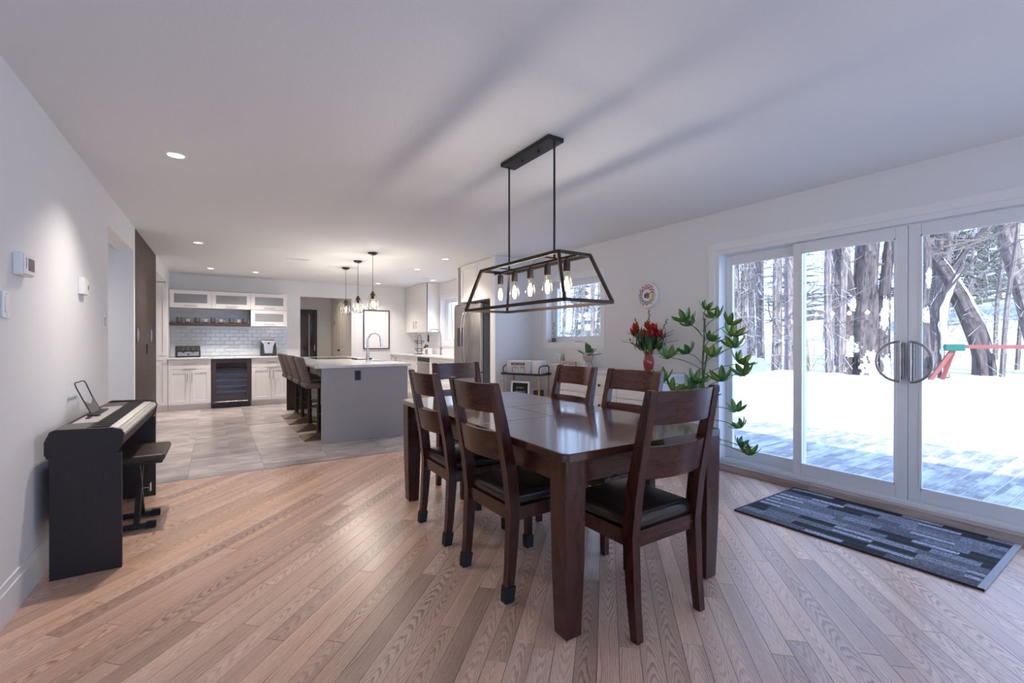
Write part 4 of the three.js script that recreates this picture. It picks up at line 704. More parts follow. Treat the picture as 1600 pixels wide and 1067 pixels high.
// ---------------------------------------------------------------- white dresser and what stands on it
{
  const t = thing('dresser', 'long white dresser with dark knobs against the dining wall', 'dresser', [3.56, 0, -4.45], -Math.PI / 2), w = 1.55, D = 0.46;   // local x runs towards the patio door
  part('body', [box(0.02, w - 0.02, 0.10, 0.855, -D + 0.01, -0.024), box(0.02, 0.06, 0.0, 0.10, -D + 0.02, -D + 0.06), box(w - 0.06, w - 0.02, 0, 0.10, -D + 0.02, -D + 0.06)], M.cab, t);
  part('top', rbox(-0.01, w + 0.01, 0.855, 0.882, -D, 0.012, 0.003), M.cab, t);
  for (const x of [0, w - 0.05]) part('leg', rbox(x, x + 0.05, 0, 0.855, -0.05, -0.004, 0.003), M.cab, t);
  part('base_rail', rbox(0.05, w - 0.05, 0.10, 0.165, -0.04, -0.012, 0.003), M.cab, t);
  for (let c = 0; c < 3; c++) for (let r = 0; r < 3; r++) {
    const x0 = 0.055 + c * 0.481, d = part('drawer', rbox(x0 + 0.004, x0 + 0.477, 0.172 + r * 0.222, 0.386 + r * 0.222, -0.03, -0.008, 0.004), M.cab, t);
    part('knob', [lathe([[0, 0], [0.006, 0.001], [0.006, 0.012], [0.015, 0.02], [0.014, 0.028], [0, 0.031]], 16).rotateX(Math.PI / 2).translate(x0 + 0.2405, 0.279 + r * 0.222, -0.009)], M.black, d);
  }
  const TY = 0.882;
  // planter on legs
  const p = thing('legged_planter', 'pink pot on thin wooden legs with a small green plant', 'planter', [3.82, TY, -4.14]);
  part('pot', lathe([[0, 0.085], [0.035, 0.08], [0.06, 0.10], [0.068, 0.14], [0.062, 0.185], [0.056, 0.186], [0.058, 0.15], [0, 0.15]], 28), mat(lin(0.56, 0.42, 0.42), 0.7), p);
  for (let k = 0; k < 3; k++) { const a = k * 2.094 + 0.5; part('leg', rod([0.052 * Math.cos(a), 0.0, 0.052 * Math.sin(a)], [0.035 * Math.cos(a), 0.10, 0.035 * Math.sin(a)], 0.005, 0.007), mat(lin(0.45, 0.32, 0.24), 0.6), p); }
  const lf = mat(lin(0.045, 0.16, 0.035), 0.45);
  for (let k = 0; k < 9; k++) {
    const a = k * 2.4, tilt = k < 3 ? 0.15 : 0.75 + 0.3 * (k % 3), L = 0.13 + 0.02 * (k % 3), g = plain(new THREE.SphereGeometry(0.5, 8, 8)).scale(0.055, L, 0.012).translate(0, L / 2, 0).rotateX(tilt).rotateY(a).translate(0.015 * Math.sin(a), 0.145, 0.015 * Math.cos(a));
    part('leaf', g, lf, p);
  }
  // frames and letter blocks
  const fr = (x, z, w2, h, turn, l) => { const f = thing('photo_frame', l, 'picture frame', [x, TY, z], turn); const a = -0.16; part('frame', [rbox(-w2 / 2, -w2 / 2 + 0.012, 0, h, -0.008, 0.008, 0.002), rbox(w2 / 2 - 0.012, w2 / 2, 0, h, -0.008, 0.008, 0.002), rbox(-w2 / 2, w2 / 2, 0, 0.012, -0.008, 0.008, 0.002), rbox(-w2 / 2, w2 / 2, h - 0.012, h, -0.008, 0.008, 0.002)].map((g) => g.rotateX(a)), M.white, f); part('photo', box(-w2 / 2 + 0.01, w2 / 2 - 0.01, 0.01, h - 0.01, -0.003, 0.002).rotateX(a), mat(lin(0.50, 0.52, 0.58), 0.3), f); part('easel', bar([0, h * 0.7, -0.04], [0, 0.004, -0.09], 0.02, 0.004), M.white, f); };
  const lg = thing('picture_ledge', 'narrow white wall ledge beside the dresser under the window', 'shelf', [XR, 0, -4.77]); part('board', rbox(-0.13, 0, 0.862, 0.882, -0.29, 0.29, 0.003), M.cab, lg); part('lip', rbox(-0.135, -0.125, 0.862, 0.89, -0.29, 0.29, 0.002), M.cab, lg);
  fr(3.97, -4.93, 0.10, 0.15, -1.45, 'small white photo frame on the narrow ledge near the cart'); fr(3.93, -4.33, 0.11, 0.14, -1.65, 'small white photo frame leaning beside the pink planter');
  const stick = thing('candle', 'slim dark taper candle between the photo frames', 'candle', [3.985, TY, -4.80]); part('holder', lathe([[0, 0], [0.022, 0.001], [0.02, 0.008], [0.009, 0.012], [0.009, 0.03], [0, 0.03]], 16), M.bronze, stick); part('taper', cyl(0, 0.028, 0.16, 0, 0.007, 0.004, 10), mat(lin(0.08, 0.06, 0.07), 0.5), stick);
  const bm = mat(lin(0.60, 0.44, 0.38), 0.6), lm = mat(lin(0.12, 0.09, 0.08), 0.6);
  for (let k = 0; k < 5; k++) { const b = thing('letter_block', 'small pink wooden letter block in a row on the ledge', 'block', [3.945, TY, -4.80 + k * 0.063], -1.5 + 0.03 * k, 'letter blocks on the ledge'); part('block', rbox(-0.029, 0.029, 0, 0.06, -0.02, 0.02, 0.003), bm, b); part('letter', [rbox(-0.014, -0.008, 0.012, 0.048, 0.0195, 0.0215, 0.001), rbox(-0.008, 0.012, 0.012 + 0.013 * (k % 3), 0.018 + 0.013 * (k % 3), 0.0195, 0.0215, 0.001), ...(k % 2 ? [rbox(0.006, 0.012, 0.012, 0.046, 0.0195, 0.0215, 0.001)] : [])], lm, b); }
  // little pot on the window sill
  const sp = thing('sill_plant', 'tiny dark pot with a thin trailing plant on the dining window sill', 'potted plant', [4.10, 1.191, -5.17]); part('pot', lathe([[0, 0.0], [0.024, 0.0], [0.03, 0.06], [0.026, 0.06], [0, 0.05]], 20), mat(lin(0.16, 0.11, 0.12), 0.6), sp); part('stem', tube([[0, 0.05, 0], [0.01, 0.13, 0.01], [-0.005, 0.2, 0.0], [0.01, 0.29, 0.01]], 0.003, 24, 6), lf, sp); for (let k = 0; k < 6; k++) part('leaf', plain(new THREE.SphereGeometry(0.5, 6, 6)).scale(0.014, 0.035, 0.005).rotateZ(0.9 * (k % 2 ? 1 : -1)).translate(0.008 * (k % 2 ? -1 : 1), 0.09 + k * 0.035, 0), lf, sp);
  // bouquet in a red vase
  const v = thing('flower_vase', 'glossy red vase with red lilies and green filler', 'vase', [3.80, TY, -3.20]);
  const vs = part('vase', lathe([[0, 0.004], [0.036, 0.002], [0.04, 0.012], [0.056, 0.08], [0.058, 0.12], [0.046, 0.165], [0.036, 0.19], [0.044, 0.215], [0.04, 0.214], [0.032, 0.19], [0.04, 0.16], [0, 0.15]], 32), phy(lin(0.30, 0.008, 0.016), 0.12, { clearcoat: 1, clearcoatRoughness: 0.05 }), v);
  const gm = [mat(lin(0.03, 0.10, 0.025), 0.55), mat(lin(0.07, 0.17, 0.03), 0.55), mat(lin(0.025, 0.06, 0.035), 0.6)], red = [mat(lin(0.50, 0.02, 0.015), 0.5), mat(lin(0.62, 0.09, 0.015), 0.5), mat(lin(0.28, 0.008, 0.012), 0.55)];
  const leafG = (L, w) => { const g = plain(new THREE.PlaneGeometry(w, L, 2, 5)).translate(0, L / 2, 0), p2 = g.attributes.position; for (let i = 0; i < p2.count; i++) { const u = p2.getY(i) / L; p2.setX(i, p2.getX(i) * Math.sin(Math.PI * Math.min(1, u * 0.94 + 0.06))); p2.setZ(i, -0.35 * L * u * u + 0.15 * w * Math.abs(p2.getX(i) / w)); } g.computeVertexNormals(); return g; };
  const blades = []; for (let k = 0; k < 90; k++) { const a = rnd() * 6.283, e = rr(0.15, 1.25), L = rr(0.08, 0.16), r0 = rr(0.02, 0.14), y0 = 0.21 + rr(0, 0.14); part('leaf', leafG(L, rr(0.025, 0.05)).rotateX(e).rotateY(a).translate(r0 * Math.sin(a), y0, r0 * Math.cos(a)), gm[k % 3], v); }
  const stems = []; for (let k = 0; k < 14; k++) { const a = k * 2.4, r = 0.03 + 0.10 * rnd(); stems.push(rod([0.012 * Math.sin(a), 0.12, 0.012 * Math.cos(a)], [r * Math.sin(a), 0.36, r * Math.cos(a)], 0.003, 0.0025, 6)); } part('stems', stems, gm[1], v);
  [[-0.02, 0.42, 0.10], [0.03, 0.45, -0.03], [0.0, 0.37, 0.17], [-0.06, 0.38, -0.12], [0.02, 0.38, 0.03], [0.05, 0.40, -0.19], [-0.06, 0.36, 0.03], [-0.02, 0.44, -0.15], [-0.05, 0.37, 0.12]].forEach(([x, y, z], i) => {
    const f = part('lily', (() => { const g = []; for (let k = 0; k < 6; k++) g.push(leafG(0.105, 0.046).rotateX(0.55 + 0.2 * (k % 2)).rotateY(k * 1.047 + i).rotateX(0.35 * Math.sin(i * 2)).rotateZ(0.5 + 0.2 * Math.sin(i)).translate(x, y, z)); return g; })(), red[i % 3], v);
    part('stamen', rod([x, y, z], [x - 0.03, y + 0.055, z], 0.0025, 0.002, 5), red[1], f);
  });
  for (const [x, z, h, m] of [[-0.03, 0.03, 0.66, 2], [-0.02, -0.17, 0.58, 2], [0.0, 0.24, 0.56, 1]]) { const g = [rod([0, 0.2, z * 0.2], [x, h, z], 0.003, 0.002, 6)]; for (let k = 0; k < 12; k++) { const u = 0.45 + 0.55 * k / 12; g.push(plain(new THREE.SphereGeometry(0.5, 6, 5)).scale(0.022, 0.012, 0.022).translate(x * u + 0.006 * Math.sin(k * 2.2), 0.2 + (h - 0.2) * u, z * (0.2 + 0.8 * u) + 0.006 * Math.cos(k * 2.2))); } part('flower_spike', g, gm[m], v); }
  for (const [z, x, y] of [[0.34, -0.05, 0.40], [0.30, 0.02, 0.44], [0.36, 0.0, 0.34], [-0.30, 0.0, 0.42], [-0.34, -0.05, 0.33], [0.26, -0.08, 0.20]]) part('grass_blade', tube([[0, 0.2, 0], [x * 0.5, 0.2 + (y - 0.2) * 0.7, z * 0.5], [x, y, z]], 0.0022, 16, 5), red[2].clone ? mat(lin(0.10, 0.06, 0.07), 0.6) : gm[0], v);
  for (const [s, y] of [[0.25, 0.25], [-0.24, 0.30]]) for (let k = 0; k < 9; k++) part('fern_leaflet', leafG(0.055, 0.016).rotateX(1.3).rotateY(k % 2 ? 0.5 : 2.6).translate(-0.02, y + 0.03 * Math.sin(k), s * (0.4 + 0.6 * k / 9)), gm[2], v);
}
// ---------------------------------------------------------------- umbrella plant by the patio door
{
  const t = thing('umbrella_plant', 'tall variegated umbrella plant in a tan pot beside the patio door', 'potted plant', [3.74, 0, -2.53]);
  part('pot', lathe([[0, 0.003], [0.10, 0.002], [0.11, 0.01], [0.15, 0.30], [0.155, 0.33], [0.14, 0.33], [0.135, 0.28], [0, 0.27]], 32), mat(lin(0.42, 0.34, 0.28), 0.7), t);
  part('soil', cyl(0, 0.26, 0.285, 0, 0.134, 0.134, 24), mat(lin(0.03, 0.02, 0.015), 0.95), t);
  const st = mat(lin(0.10, 0.13, 0.05), 0.7);
  part('stem', tube([[0.02, 0.26, 0], [0.02, 0.6, 0.01], [0.0, 0.95, 0.0], [0.01, 1.25, 0.01], [0.0, 1.42, 0.02]], 0.009, 50, 8), st, t); part('stem', tube([[-0.03, 0.26, 0.02], [-0.02, 0.6, -0.01], [-0.01, 0.9, 0.02], [0.02, 1.15, 0.04]], 0.008, 40, 8), st, t);
  const leafM = [mat(0xffffff, 0.4, { vertexColors: true }), null];
  const leaflet = (L, w, yellow) => {
    const g = plain(new THREE.PlaneGeometry(w, L, 4, 6)).translate(0, L / 2, 0), p = g.attributes.position, c = new Float32Array(p.count * 3);
    for (let i = 0; i < p.count; i++) { const u = p.getY(i) / L, x0 = p.getX(i) / w; p.setX(i, p.getX(i) * Math.pow(Math.sin(Math.PI * clamp(u * 0.93 + 0.05)), 0.7)); p.setZ(i, -0.28 * L * u * u + 0.10 * L * Math.abs(x0)); const k = yellow * sstep(0.45, 0.1, Math.abs(x0 + 0.12)) * sstep(0.02, 0.2, u); c.set([0.03 + 0.36 * k, 0.145 + 0.32 * k, 0.03 + 0.03 * k], i * 3); }
    g.computeVertexNormals(); g.setAttribute('color', new THREE.BufferAttribute(c, 3)); return g;
  };
  const cluster = (x, y, z, from, size, yaw, tilt, yel) => {
    const gs = []; for (let k = 0; k < 7; k++) gs.push(leaflet(size, size * 0.42, yel * (0.4 + 0.6 * hash(k, Math.floor(yaw * 50)))).rotateX(1.15 + 0.15 * Math.sin(k * 2)).rotateY(k * 0.8976 + yaw));
    const g = mergeGeometries(gs); g.rotateZ(tilt * Math.sin(yaw)).rotateX(tilt * Math.cos(yaw)).translate(x, y, z);
    const o = new THREE.Mesh(g, leafM[0]); o.name = 'leaf'; t.add(o);
    const s = new THREE.Mesh(join([tube([from, [(from[0] + x) / 2, (from[1] + y) / 2 + 0.02, (from[2] + z) / 2], [x, y, z]], 0.0032, 12, 5)]), st); s.name = 'petiole'; o.add(s);
  };
  const cl = [[0, 1.50, 0.03, 1.40, 0.085, 0.6], [0.02, 1.42, 0.12, 1.30, 0.10, 0.5], [-0.02, 1.40, -0.17, 1.25, 0.11, 0.55], [0.06, 1.36, 0.22, 1.2, 0.10, 0.7], [0.05, 1.26, 0.26, 1.1, 0.11, 0.8], [-0.06, 1.36, -0.08, 1.25, 0.09, 0.2], [0.08, 1.16, 0.25, 1.0, 0.11, 0.7], [-0.05, 1.22, 0.1, 1.1, 0.09, 0.1], [-0.14, 1.06, -0.26, 0.95, 0.11, 0.4], [-0.10, 1.10, -0.08, 1.0, 0.10, 0.0], [-0.05, 1.08, 0.12, 0.98, 0.10, 0.8], [0.06, 1.02, 0.32, 0.9, 0.11, 0.8], [0.08, 0.92, 0.34, 0.85, 0.11, 0.6], [-0.30, 0.83, -0.22, 0.75, 0.13, 1.0], [-0.24, 0.76, -0.14, 0.72, 0.12, 0.5], [-0.08, 0.84, -0.02, 0.75, 0.11, 0.3], [-0.06, 0.76, -0.06, 0.68, 0.12, 0.1], [0.04, 0.86, 0.16, 0.75, 0.12, 0.5], [-0.10, 0.74, 0.08, 0.65, 0.12, 0.2], [0.10, 0.60, 0.26, 0.6, 0.09, 0.3], [0.14, 0.45, 0.28, 0.5, 0.085, 0.6], [0.16, 0.22, 0.34, 0.30, 0.10, 0.4], [0.10, 0.30, 0.30, 0.32, 0.08, 0.1], [-0.16, 0.55, -0.1, 0.5, 0.11, 0.3]];
  cl.forEach(([x, y, z, fy, s, yl], i) => cluster(x, y, z, [0.0, fy, 0.0], s * 1.2, i * 1.7, 0.55, yl));
}
// ---------------------------------------------------------------- wall clock
{
  const t = thing('wall_clock', 'round white wall clock with colourful circled numerals', 'clock', [XR, 1.717, -3.40], -Math.PI / 2);
  part('case', lathe([[0, 0], [0.142, 0], [0.146, 0.01], [0.146, 0.035], [0.138, 0.044], [0.128, 0.044], [0.126, 0.03], [0, 0.03]], 48).rotateX(Math.PI / 2), M.white, t);
  const cols = ['#b01020', '#b0343c', '#b07038', '#8f9030', '#3f8040', '#303036', '#28606a', '#3a6080', '#50306a', '#60408a', '#b03a70', '#a04890'];
  const face = canvasTex(512, 512, (c, W) => { c.fillStyle = '#e6e3e6'; c.fillRect(0, 0, W, W); c.lineWidth = 12; c.strokeStyle = '#1c1c26'; for (let k = 0; k < 9; k++) { c.beginPath(); c.arc(256, 256, 238, 1.9 + k * 0.42, 1.9 + k * 0.42 + 0.3); c.stroke(); }
    c.textAlign = 'center'; c.textBaseline = 'middle'; c.font = 'bold 50px sans-serif';
    for (let k = 1; k <= 12; k++) { const a = k / 12 * 6.2832 - 1.5708, x = 256 + 176 * Math.cos(a), y = 256 + 176 * Math.sin(a); c.fillStyle = cols[k - 1]; c.beginPath(); c.arc(x, y, 44, 0, 6.3); c.fill(); c.fillStyle = '#e6e3e6'; c.beginPath(); c.arc(x, y, 27, 0, 6.3); c.fill(); c.fillStyle = cols[k - 1]; c.fillText(String(k), x, y + 2); }
    c.fillStyle = '#28486c'; c.beginPath(); c.arc(230, 262, 56, 1.2, 5.0); c.fill(); c.fillStyle = '#7f8a40'; c.beginPath(); c.arc(262, 222, 36, 0, 6.3); c.fill(); c.fillStyle = '#c06a28'; c.beginPath(); c.arc(280, 278, 52, 0, 6.3); c.fill(); });
  part('face', plain(new THREE.CircleGeometry(0.127, 48).translate(0, 0, 0.0315)), new THREE.MeshStandardMaterial({ map: face, roughness: 0.4 }), t);
  const hand = (L, a, w) => rbox(-w, w, -0.01, L, 0.034, 0.036, 0.001).rotateZ(-a); part('hour_hand', hand(0.05, 1.15, 0.004), M.black, t); part('minute_hand', hand(0.088, 1.12, 0.003), M.black, t);
}
// ---------------------------------------------------------------- small bar cart in the corner
{
  const t = thing('bar_cart', 'small two-tier cart with wooden legs and black trays in the corner', 'cart', [3.64, 0, -5.21], 0), hx = 0.285, hz = 0.135, wood = mat(lin(0.52, 0.33, 0.20), 0.55);   // local x along its long side
  t.rotation.y = -Math.PI / 2 + 0.42;
  for (const y of [0.74, 0.28]) part('tray', [rbox(-hx - 0.03, hx + 0.03, y, y + 0.012, -hz - 0.02, hz + 0.02, 0.003), rbox(-hx - 0.03, hx + 0.03, y, y + 0.03, hz + 0.012, hz + 0.02, 0.002), rbox(-hx - 0.03, hx + 0.03, y, y + 0.03, -hz - 0.02, -hz - 0.012, 0.002), rbox(-hx - 0.03, -hx - 0.022, y, y + 0.03, -hz, hz, 0.002), rbox(hx + 0.022, hx + 0.03, y, y + 0.03, -hz, hz, 0.002)], M.black, t);
  for (const sx of [-1, 1]) for (const sz of [-1, 1]) { const l = part('leg', cyl(sx * hx, 0.03, 0.74, sz * hz, 0.013, 0.013, 14), wood, t); part('caster', [cyl(sx * hx, 0.015, 0.035, sz * hz, 0.008), sphere(sx * hx, 0.018, sz * hz, 0.018, 1, 12)], M.black, l); }
  for (const sx of [-1, 1]) part('handle', tube([[sx * hx, 0.76, -hz], [sx * (hx + 0.004), 0.84, -hz], [sx * (hx + 0.006), 0.862, -hz + 0.03], [sx * (hx + 0.006), 0.862, hz - 0.03], [sx * (hx + 0.004), 0.84, hz], [sx * hx, 0.76, hz]], 0.008, 40, 8), M.black, t);
  const place = (lx, ly, lz, o, turn = 0) => { const p = new THREE.Vector3(lx, ly, lz).applyAxisAngle(new THREE.Vector3(0, 1, 0), t.rotation.y); o.position.set(3.64 + p.x, p.y, -5.21 + p.z); o.rotation.y = t.rotation.y + turn; };
  const card = canvasTex(512, 256, (c) => { c.fillStyle = '#c9c7cb'; c.fillRect(0, 0, 512, 256); c.fillStyle = '#26242b'; c.fillRect(100, 36, 300, 46); c.fillStyle = '#c9c7cb'; for (let k = 0; k < 11; k++) c.fillRect(135 + k * 21 + (k > 4 ? 10 : 0), 50, 13, 18); c.fillStyle = '#26242b'; for (const x of [120, 390]) { c.fillRect(x, 110, 10, 120); } for (let k = 0; k < 4; k++) { c.fillRect(150 + k * 22, 108, 10, 36); c.fillRect(310 + k * 20, 108, 10, 36); } c.beginPath(); c.arc(256, 136, 10, 0, 6.3); c.fill(); });
  const b = thing('printed_box', 'white cardboard box with a dark printed band on the cart', 'box', [0, 0, 0]); part('carton', rbox(-0.225, 0.155, 0, 0.18, -0.09, 0.085, 0.002), M.white, b); part('print', plain(new THREE.PlaneGeometry(0.375, 0.175).translate(-0.035, 0.09, 0.0855)), new THREE.MeshStandardMaterial({ map: card, roughness: 0.6 }), b); place(-0.04, 0.7525, 0.0, b);
  const b2 = single('plain_box', 'plain white box standing behind the printed box on the cart', 'box', rbox(-0.07, 0.07, 0, 0.185, -0.08, 0.08, 0.003), M.white); place(0.20, 0.7525, -0.02, b2);
  const sg = thing('chalk_sign', 'black chalk-lettered sign in a white frame on the lower cart shelf', 'sign', [0, 0, 0]); const chalk = canvasTex(512, 512, (c) => { c.fillStyle = '#1d181c'; c.fillRect(0, 0, 512, 512); c.strokeStyle = '#a9a4a6'; c.lineWidth = 9; for (const [y, x0, x1, h] of [[110, 130, 380, 46], [200, 100, 420, 54]]) { c.beginPath(); for (let x = x0; x <= x1; x += 3) { const yy = y + h * 0.5 * Math.sin(x * 0.19) * (0.6 + 0.4 * Math.sin(x * 0.05)); x === x0 ? c.moveTo(x, yy) : c.lineTo(x, yy); } c.stroke(); } c.lineWidth = 5; for (const [a, e] of [[70, 180], [330, 440]]) { c.beginPath(); c.moveTo(a, 285); c.lineTo(e, 285); c.stroke(); } c.fillStyle = '#a9a4a6'; for (let k = 0; k < 5; k++) c.fillRect(195 + k * 25, 272, 15, 24); });
  part('frame', [rbox(-0.15, -0.125, 0, 0.36, -0.012, 0.012, 0.003), rbox(0.125, 0.15, 0, 0.36, -0.012, 0.012, 0.003), rbox(-0.125, 0.125, 0, 0.025, -0.012, 0.012, 0.003), rbox(-0.125, 0.125, 0.335, 0.36, -0.012, 0.012, 0.003)].map((g) => g.rotateX(-0.06)), M.white, sg); part('board', plain(new THREE.BoxGeometry(0.252, 0.312, 0.008).translate(0, 0.18, 0).rotateX(-0.06)), new THREE.MeshStandardMaterial({ map: chalk, roughness: 0.8 }), sg); place(-0.045, 0.293, 0.09, sg);
  const bt = single('dark_box', 'small dark brown box on the lower cart shelf beside the sign', 'box', rbox(-0.05, 0.05, 0, 0.24, -0.06, 0.06, 0.004), mat(lin(0.05, 0.022, 0.015), 0.5)); place(0.20, 0.293, 0.0, bt);
}
// ---------------------------------------------------------------- door mat
{
  const t = thing('door_mat', 'blue grey woven door mat with striped blocks and pale end binding', 'rug', [3.555, 0, -1.225], 0.01);
  const g = rbox(-0.435, 0.435, 0.001, 0.011, -0.62, 0.605, 0.004); uvm(g, 'z'); { const u = g.attributes.uv; for (let i = 0; i < u.count; i++) u.setXY(i, (u.getX(i) + 0.62) / 1.24, (u.getY(i) + 0.44) / 0.88); }
  const m = new THREE.Mesh(g, mat(lin(0.9, 0.95, 1.0), 0.97, { map: rugTex })); m.name = 'woven_field'; t.add(m);
  part('binding', rbox(-0.437, 0.437, 0.001, 0.0125, 0.604, 0.632, 0.003), mat(lin(0.42, 0.43, 0.46), 0.8), t); part('binding', rbox(-0.437, 0.437, 0.001, 0.0125, -0.632, -0.619, 0.003), mat(lin(0.05, 0.055, 0.07), 0.9), t);
  part('side_hem', rbox(-0.443, -0.434, 0.001, 0.0125, -0.632, 0.632, 0.003), mat(lin(0.02, 0.022, 0.03), 0.9), t); part('side_hem', rbox(0.434, 0.443, 0.001, 0.0125, -0.632, 0.632, 0.003), mat(lin(0.02, 0.022, 0.03), 0.9), t);
}

// ---------------------------------------------------------------- outdoors: deck, railing, snow, trees
const DY = -0.12;   // deck level
{
  const d = thing('deck', 'wooden deck dusted with snow outside the patio door', 'deck', [0, 0, 0]);
  part('joists', [box(4.3, 7.75, DY - 0.25, DY - 0.04, -4.52, -4.44), box(4.3, 7.75, DY - 0.25, DY - 0.04, 3.2, 3.28), box(7.62, 7.7, DY - 0.3, DY - 0.04, -4.5, 3.2)], M.twig, d);
  const bm = [0, 1, 2].map((k) => { const t = deckTex.clone(); t.offset.set(0.31 * k, 0.27 * k); t.needsUpdate = true; return mat(lin(1, 0.99, 0.98), 0.85, { map: t }); });
  for (let k = 0; k < 53; k++) { const z = -4.53 + k * 0.146, cut = 5.4 + 1.2 * hash(k, 3); for (const [a, b] of [[4.25, cut - 0.002], [cut + 0.002, 7.75]]) { const g = rbox(a, b, DY - 0.035, DY, z, z + 0.139, 0.004, 1); uvm(g, 'x', rnd() * 4, rnd() * 4); const m = new THREE.Mesh(g, bm[k % 3]); m.name = 'board'; d.add(m); } }
  part('packed_snow', box(4.26, 7.74, DY - 0.03, DY - 0.006, -4.52, 3.2), M.snow, d);
  const r = thing('deck_railing', 'white deck railing with slim balusters and a square post', 'railing', [0, DY, -4.47]);
  part('post', [rbox(7.60, 7.70, 0, 1.02, -0.05, 0.05, 0.005), rbox(7.585, 7.715, 1.02, 1.045, -0.065, 0.065, 0.005)], M.white, r); part('post', rbox(4.4, 4.5, 0, 1.02, -0.05, 0.05, 0.005), M.white, r);
  part('top_rail', rbox(4.5, 7.6, 0.92, 0.965, -0.035, 0.035, 0.005), M.white, r); part('bottom_rail', rbox(4.5, 7.6, 0.08, 0.12, -0.025, 0.025, 0.005), M.white, r);
  for (let k = 0; k < 24; k++) part('baluster', box(4.60 + k * 0.125, 4.618 + k * 0.125, 0.12, 0.92, -0.009, 0.009), M.white, r);
}
const ground = (x, z) => {
  const far = sstep(10, 45, x), hill = sstep(16, 42, x) * sstep(-22, -4, z) * 3.4;
  let h = -0.42 + 0.55 * sstep(8, 15, x) + 0.5 * far + hill + 0.22 * (fbm(x * 0.23 + 9, z * 0.23, 3) - 0.5) + 0.5 * far * (fbm(x * 0.1, z * 0.1 + 4, 3) - 0.5);
  const ridge = Math.exp(-(((x - 9.1) / 0.95) ** 2)), along = sstep(-7.5, -4.6, z) * (1 - sstep(-3.0, -0.7, z));
  h += ridge * along * (1.02 + 0.16 * (fbm(x * 1.3, z * 1.3, 3) - 0.5)) + 0.07 * ridge * (fbm(x * 4, z * 4, 3) - 0.5);
  h += 0.30 * Math.exp(-(((x - 8.7) / 0.9) ** 2)) * (1 - along);
  return h;
};
{
  const N = 190, P = [], I = [], gx = (i) => 7.72 + 62 * Math.pow(i / N, 2.3), gz = (j) => { const t = j / N * 2 - 1; return -4 + 55 * Math.sign(t) * Math.pow(Math.abs(t), 2.0); };
  for (let i = 0; i <= N; i++) for (let j = 0; j <= N; j++) { const x = gx(i), z = gz(j); P.push(x, i === 0 ? Math.min(ground(x, z), DY - 0.02) - 0.25 : ground(x, z), z); }
  for (let i = 0; i < N; i++) for (let j = 0; j < N; j++) { const a = i * (N + 1) + j, b = a + N + 1; I.push(a, a + 1, b, b, a + 1, b + 1); }
  const g = new THREE.BufferGeometry(); g.setAttribute('position', new THREE.Float32BufferAttribute(P, 3)); g.setIndex(I); g.computeVertexNormals();
  const uv = new Float32Array(P.length / 3 * 2); for (let i = 0; i < P.length / 3; i++) { uv[i * 2] = P[i * 3] * 0.5; uv[i * 2 + 1] = P[i * 3 + 2] * 0.5; } g.setAttribute('uv', new THREE.BufferAttribute(uv, 2));
  const m = new THREE.Mesh(g, M.snow); m.name = 'ground_snow'; m.userData = { kind: 'structure', label: 'deep snow covering the yard' }; scene.add(m);
  struct('ground_side', [box(4.24, 7.8, -0.6, -0.45, -60, 3.9), box(4.24, 7.8, -0.6, -0.15, -40, -4.6)], M.snow);
}
// trees
function limb(pts, radii, n = 7) {   // tapering bent limb through points
  const c = new THREE.CatmullRomCurve3(pts.map((p) => new THREE.Vector3(...p))), S = Math.max(6, pts.length * 4), fr = c.computeFrenetFrames(S, false), P = [], I = [], UV = [];
  for (let i = 0; i <= S; i++) { const u = i / S, k = u * (radii.length - 1), a = Math.min(radii.length - 2, Math.floor(k)), r = radii[a] + (radii[a + 1] - radii[a]) * (k - a), o = c.getPointAt(u); for (let j = 0; j <= n; j++) { const q = j / n * 6.2832, w = r * (1 + 0.12 * Math.sin(q * 3 + i * 0.7)), v = fr.normals[i].clone().multiplyScalar(Math.cos(q) * w).addScaledVector(fr.binormals[i], Math.sin(q) * w).add(o); P.push(v.x, v.y, v.z); UV.push(j / n * 1.2, u * c.getLength() * 0.5); } }
  for (let i = 0; i < S; i++) for (let j = 0; j < n; j++) { const a = i * (n + 1) + j, b = a + n + 1; I.push(a, a + 1, b, b, a + 1, b + 1); }
  const g = new THREE.BufferGeometry(); g.setAttribute('position', new THREE.Float32BufferAttribute(P, 3)); g.setAttribute('uv', new THREE.Float32BufferAttribute(UV, 2)); g.setIndex(I); g.computeVertexNormals(); return plain(g);
}
function branches(top, r0, n, y0, spread, lean = [0, 0]) {
  const g = [];
  for (let k = 0; k < n; k++) {
    const a = rnd() * 6.2832, h = y0 + (top - y0) * rnd(), L = spread * (0.5 + 0.7 * rnd()) * (1.15 - 0.6 * (h - y0) / (top - y0)), up = rr(0.1, 0.8), bx = lean[0] * h / top, bz = lean[1] * h / top, e = [bx + L * Math.cos(a), h + L * up, bz + L * Math.sin(a)];
    const r = r0 * rr(0.10, 0.26);
    g.push(limb([[bx, h, bz], [bx + L * 0.5 * Math.cos(a + 0.15), h + L * up * 0.4, bz + L * 0.5 * Math.sin(a + 0.15)], e], [r, r * 0.6, r * 0.15], 4));
    for (let q = 0; q < 3; q++) { const u = rr(0.35, 0.95), a2 = a + rr(-1.1, 1.1), l2 = L * rr(0.25, 0.5), s = [bx + L * u * Math.cos(a), h + L * up * u * 0.9, bz + L * u * Math.sin(a)]; g.push(rod(s, [s[0] + l2 * Math.cos(a2), s[1] + l2 * rr(0.0, 0.7), s[2] + l2 * Math.sin(a2)], r * 0.35, r * 0.08, 4)); }
  }
  return g;
}
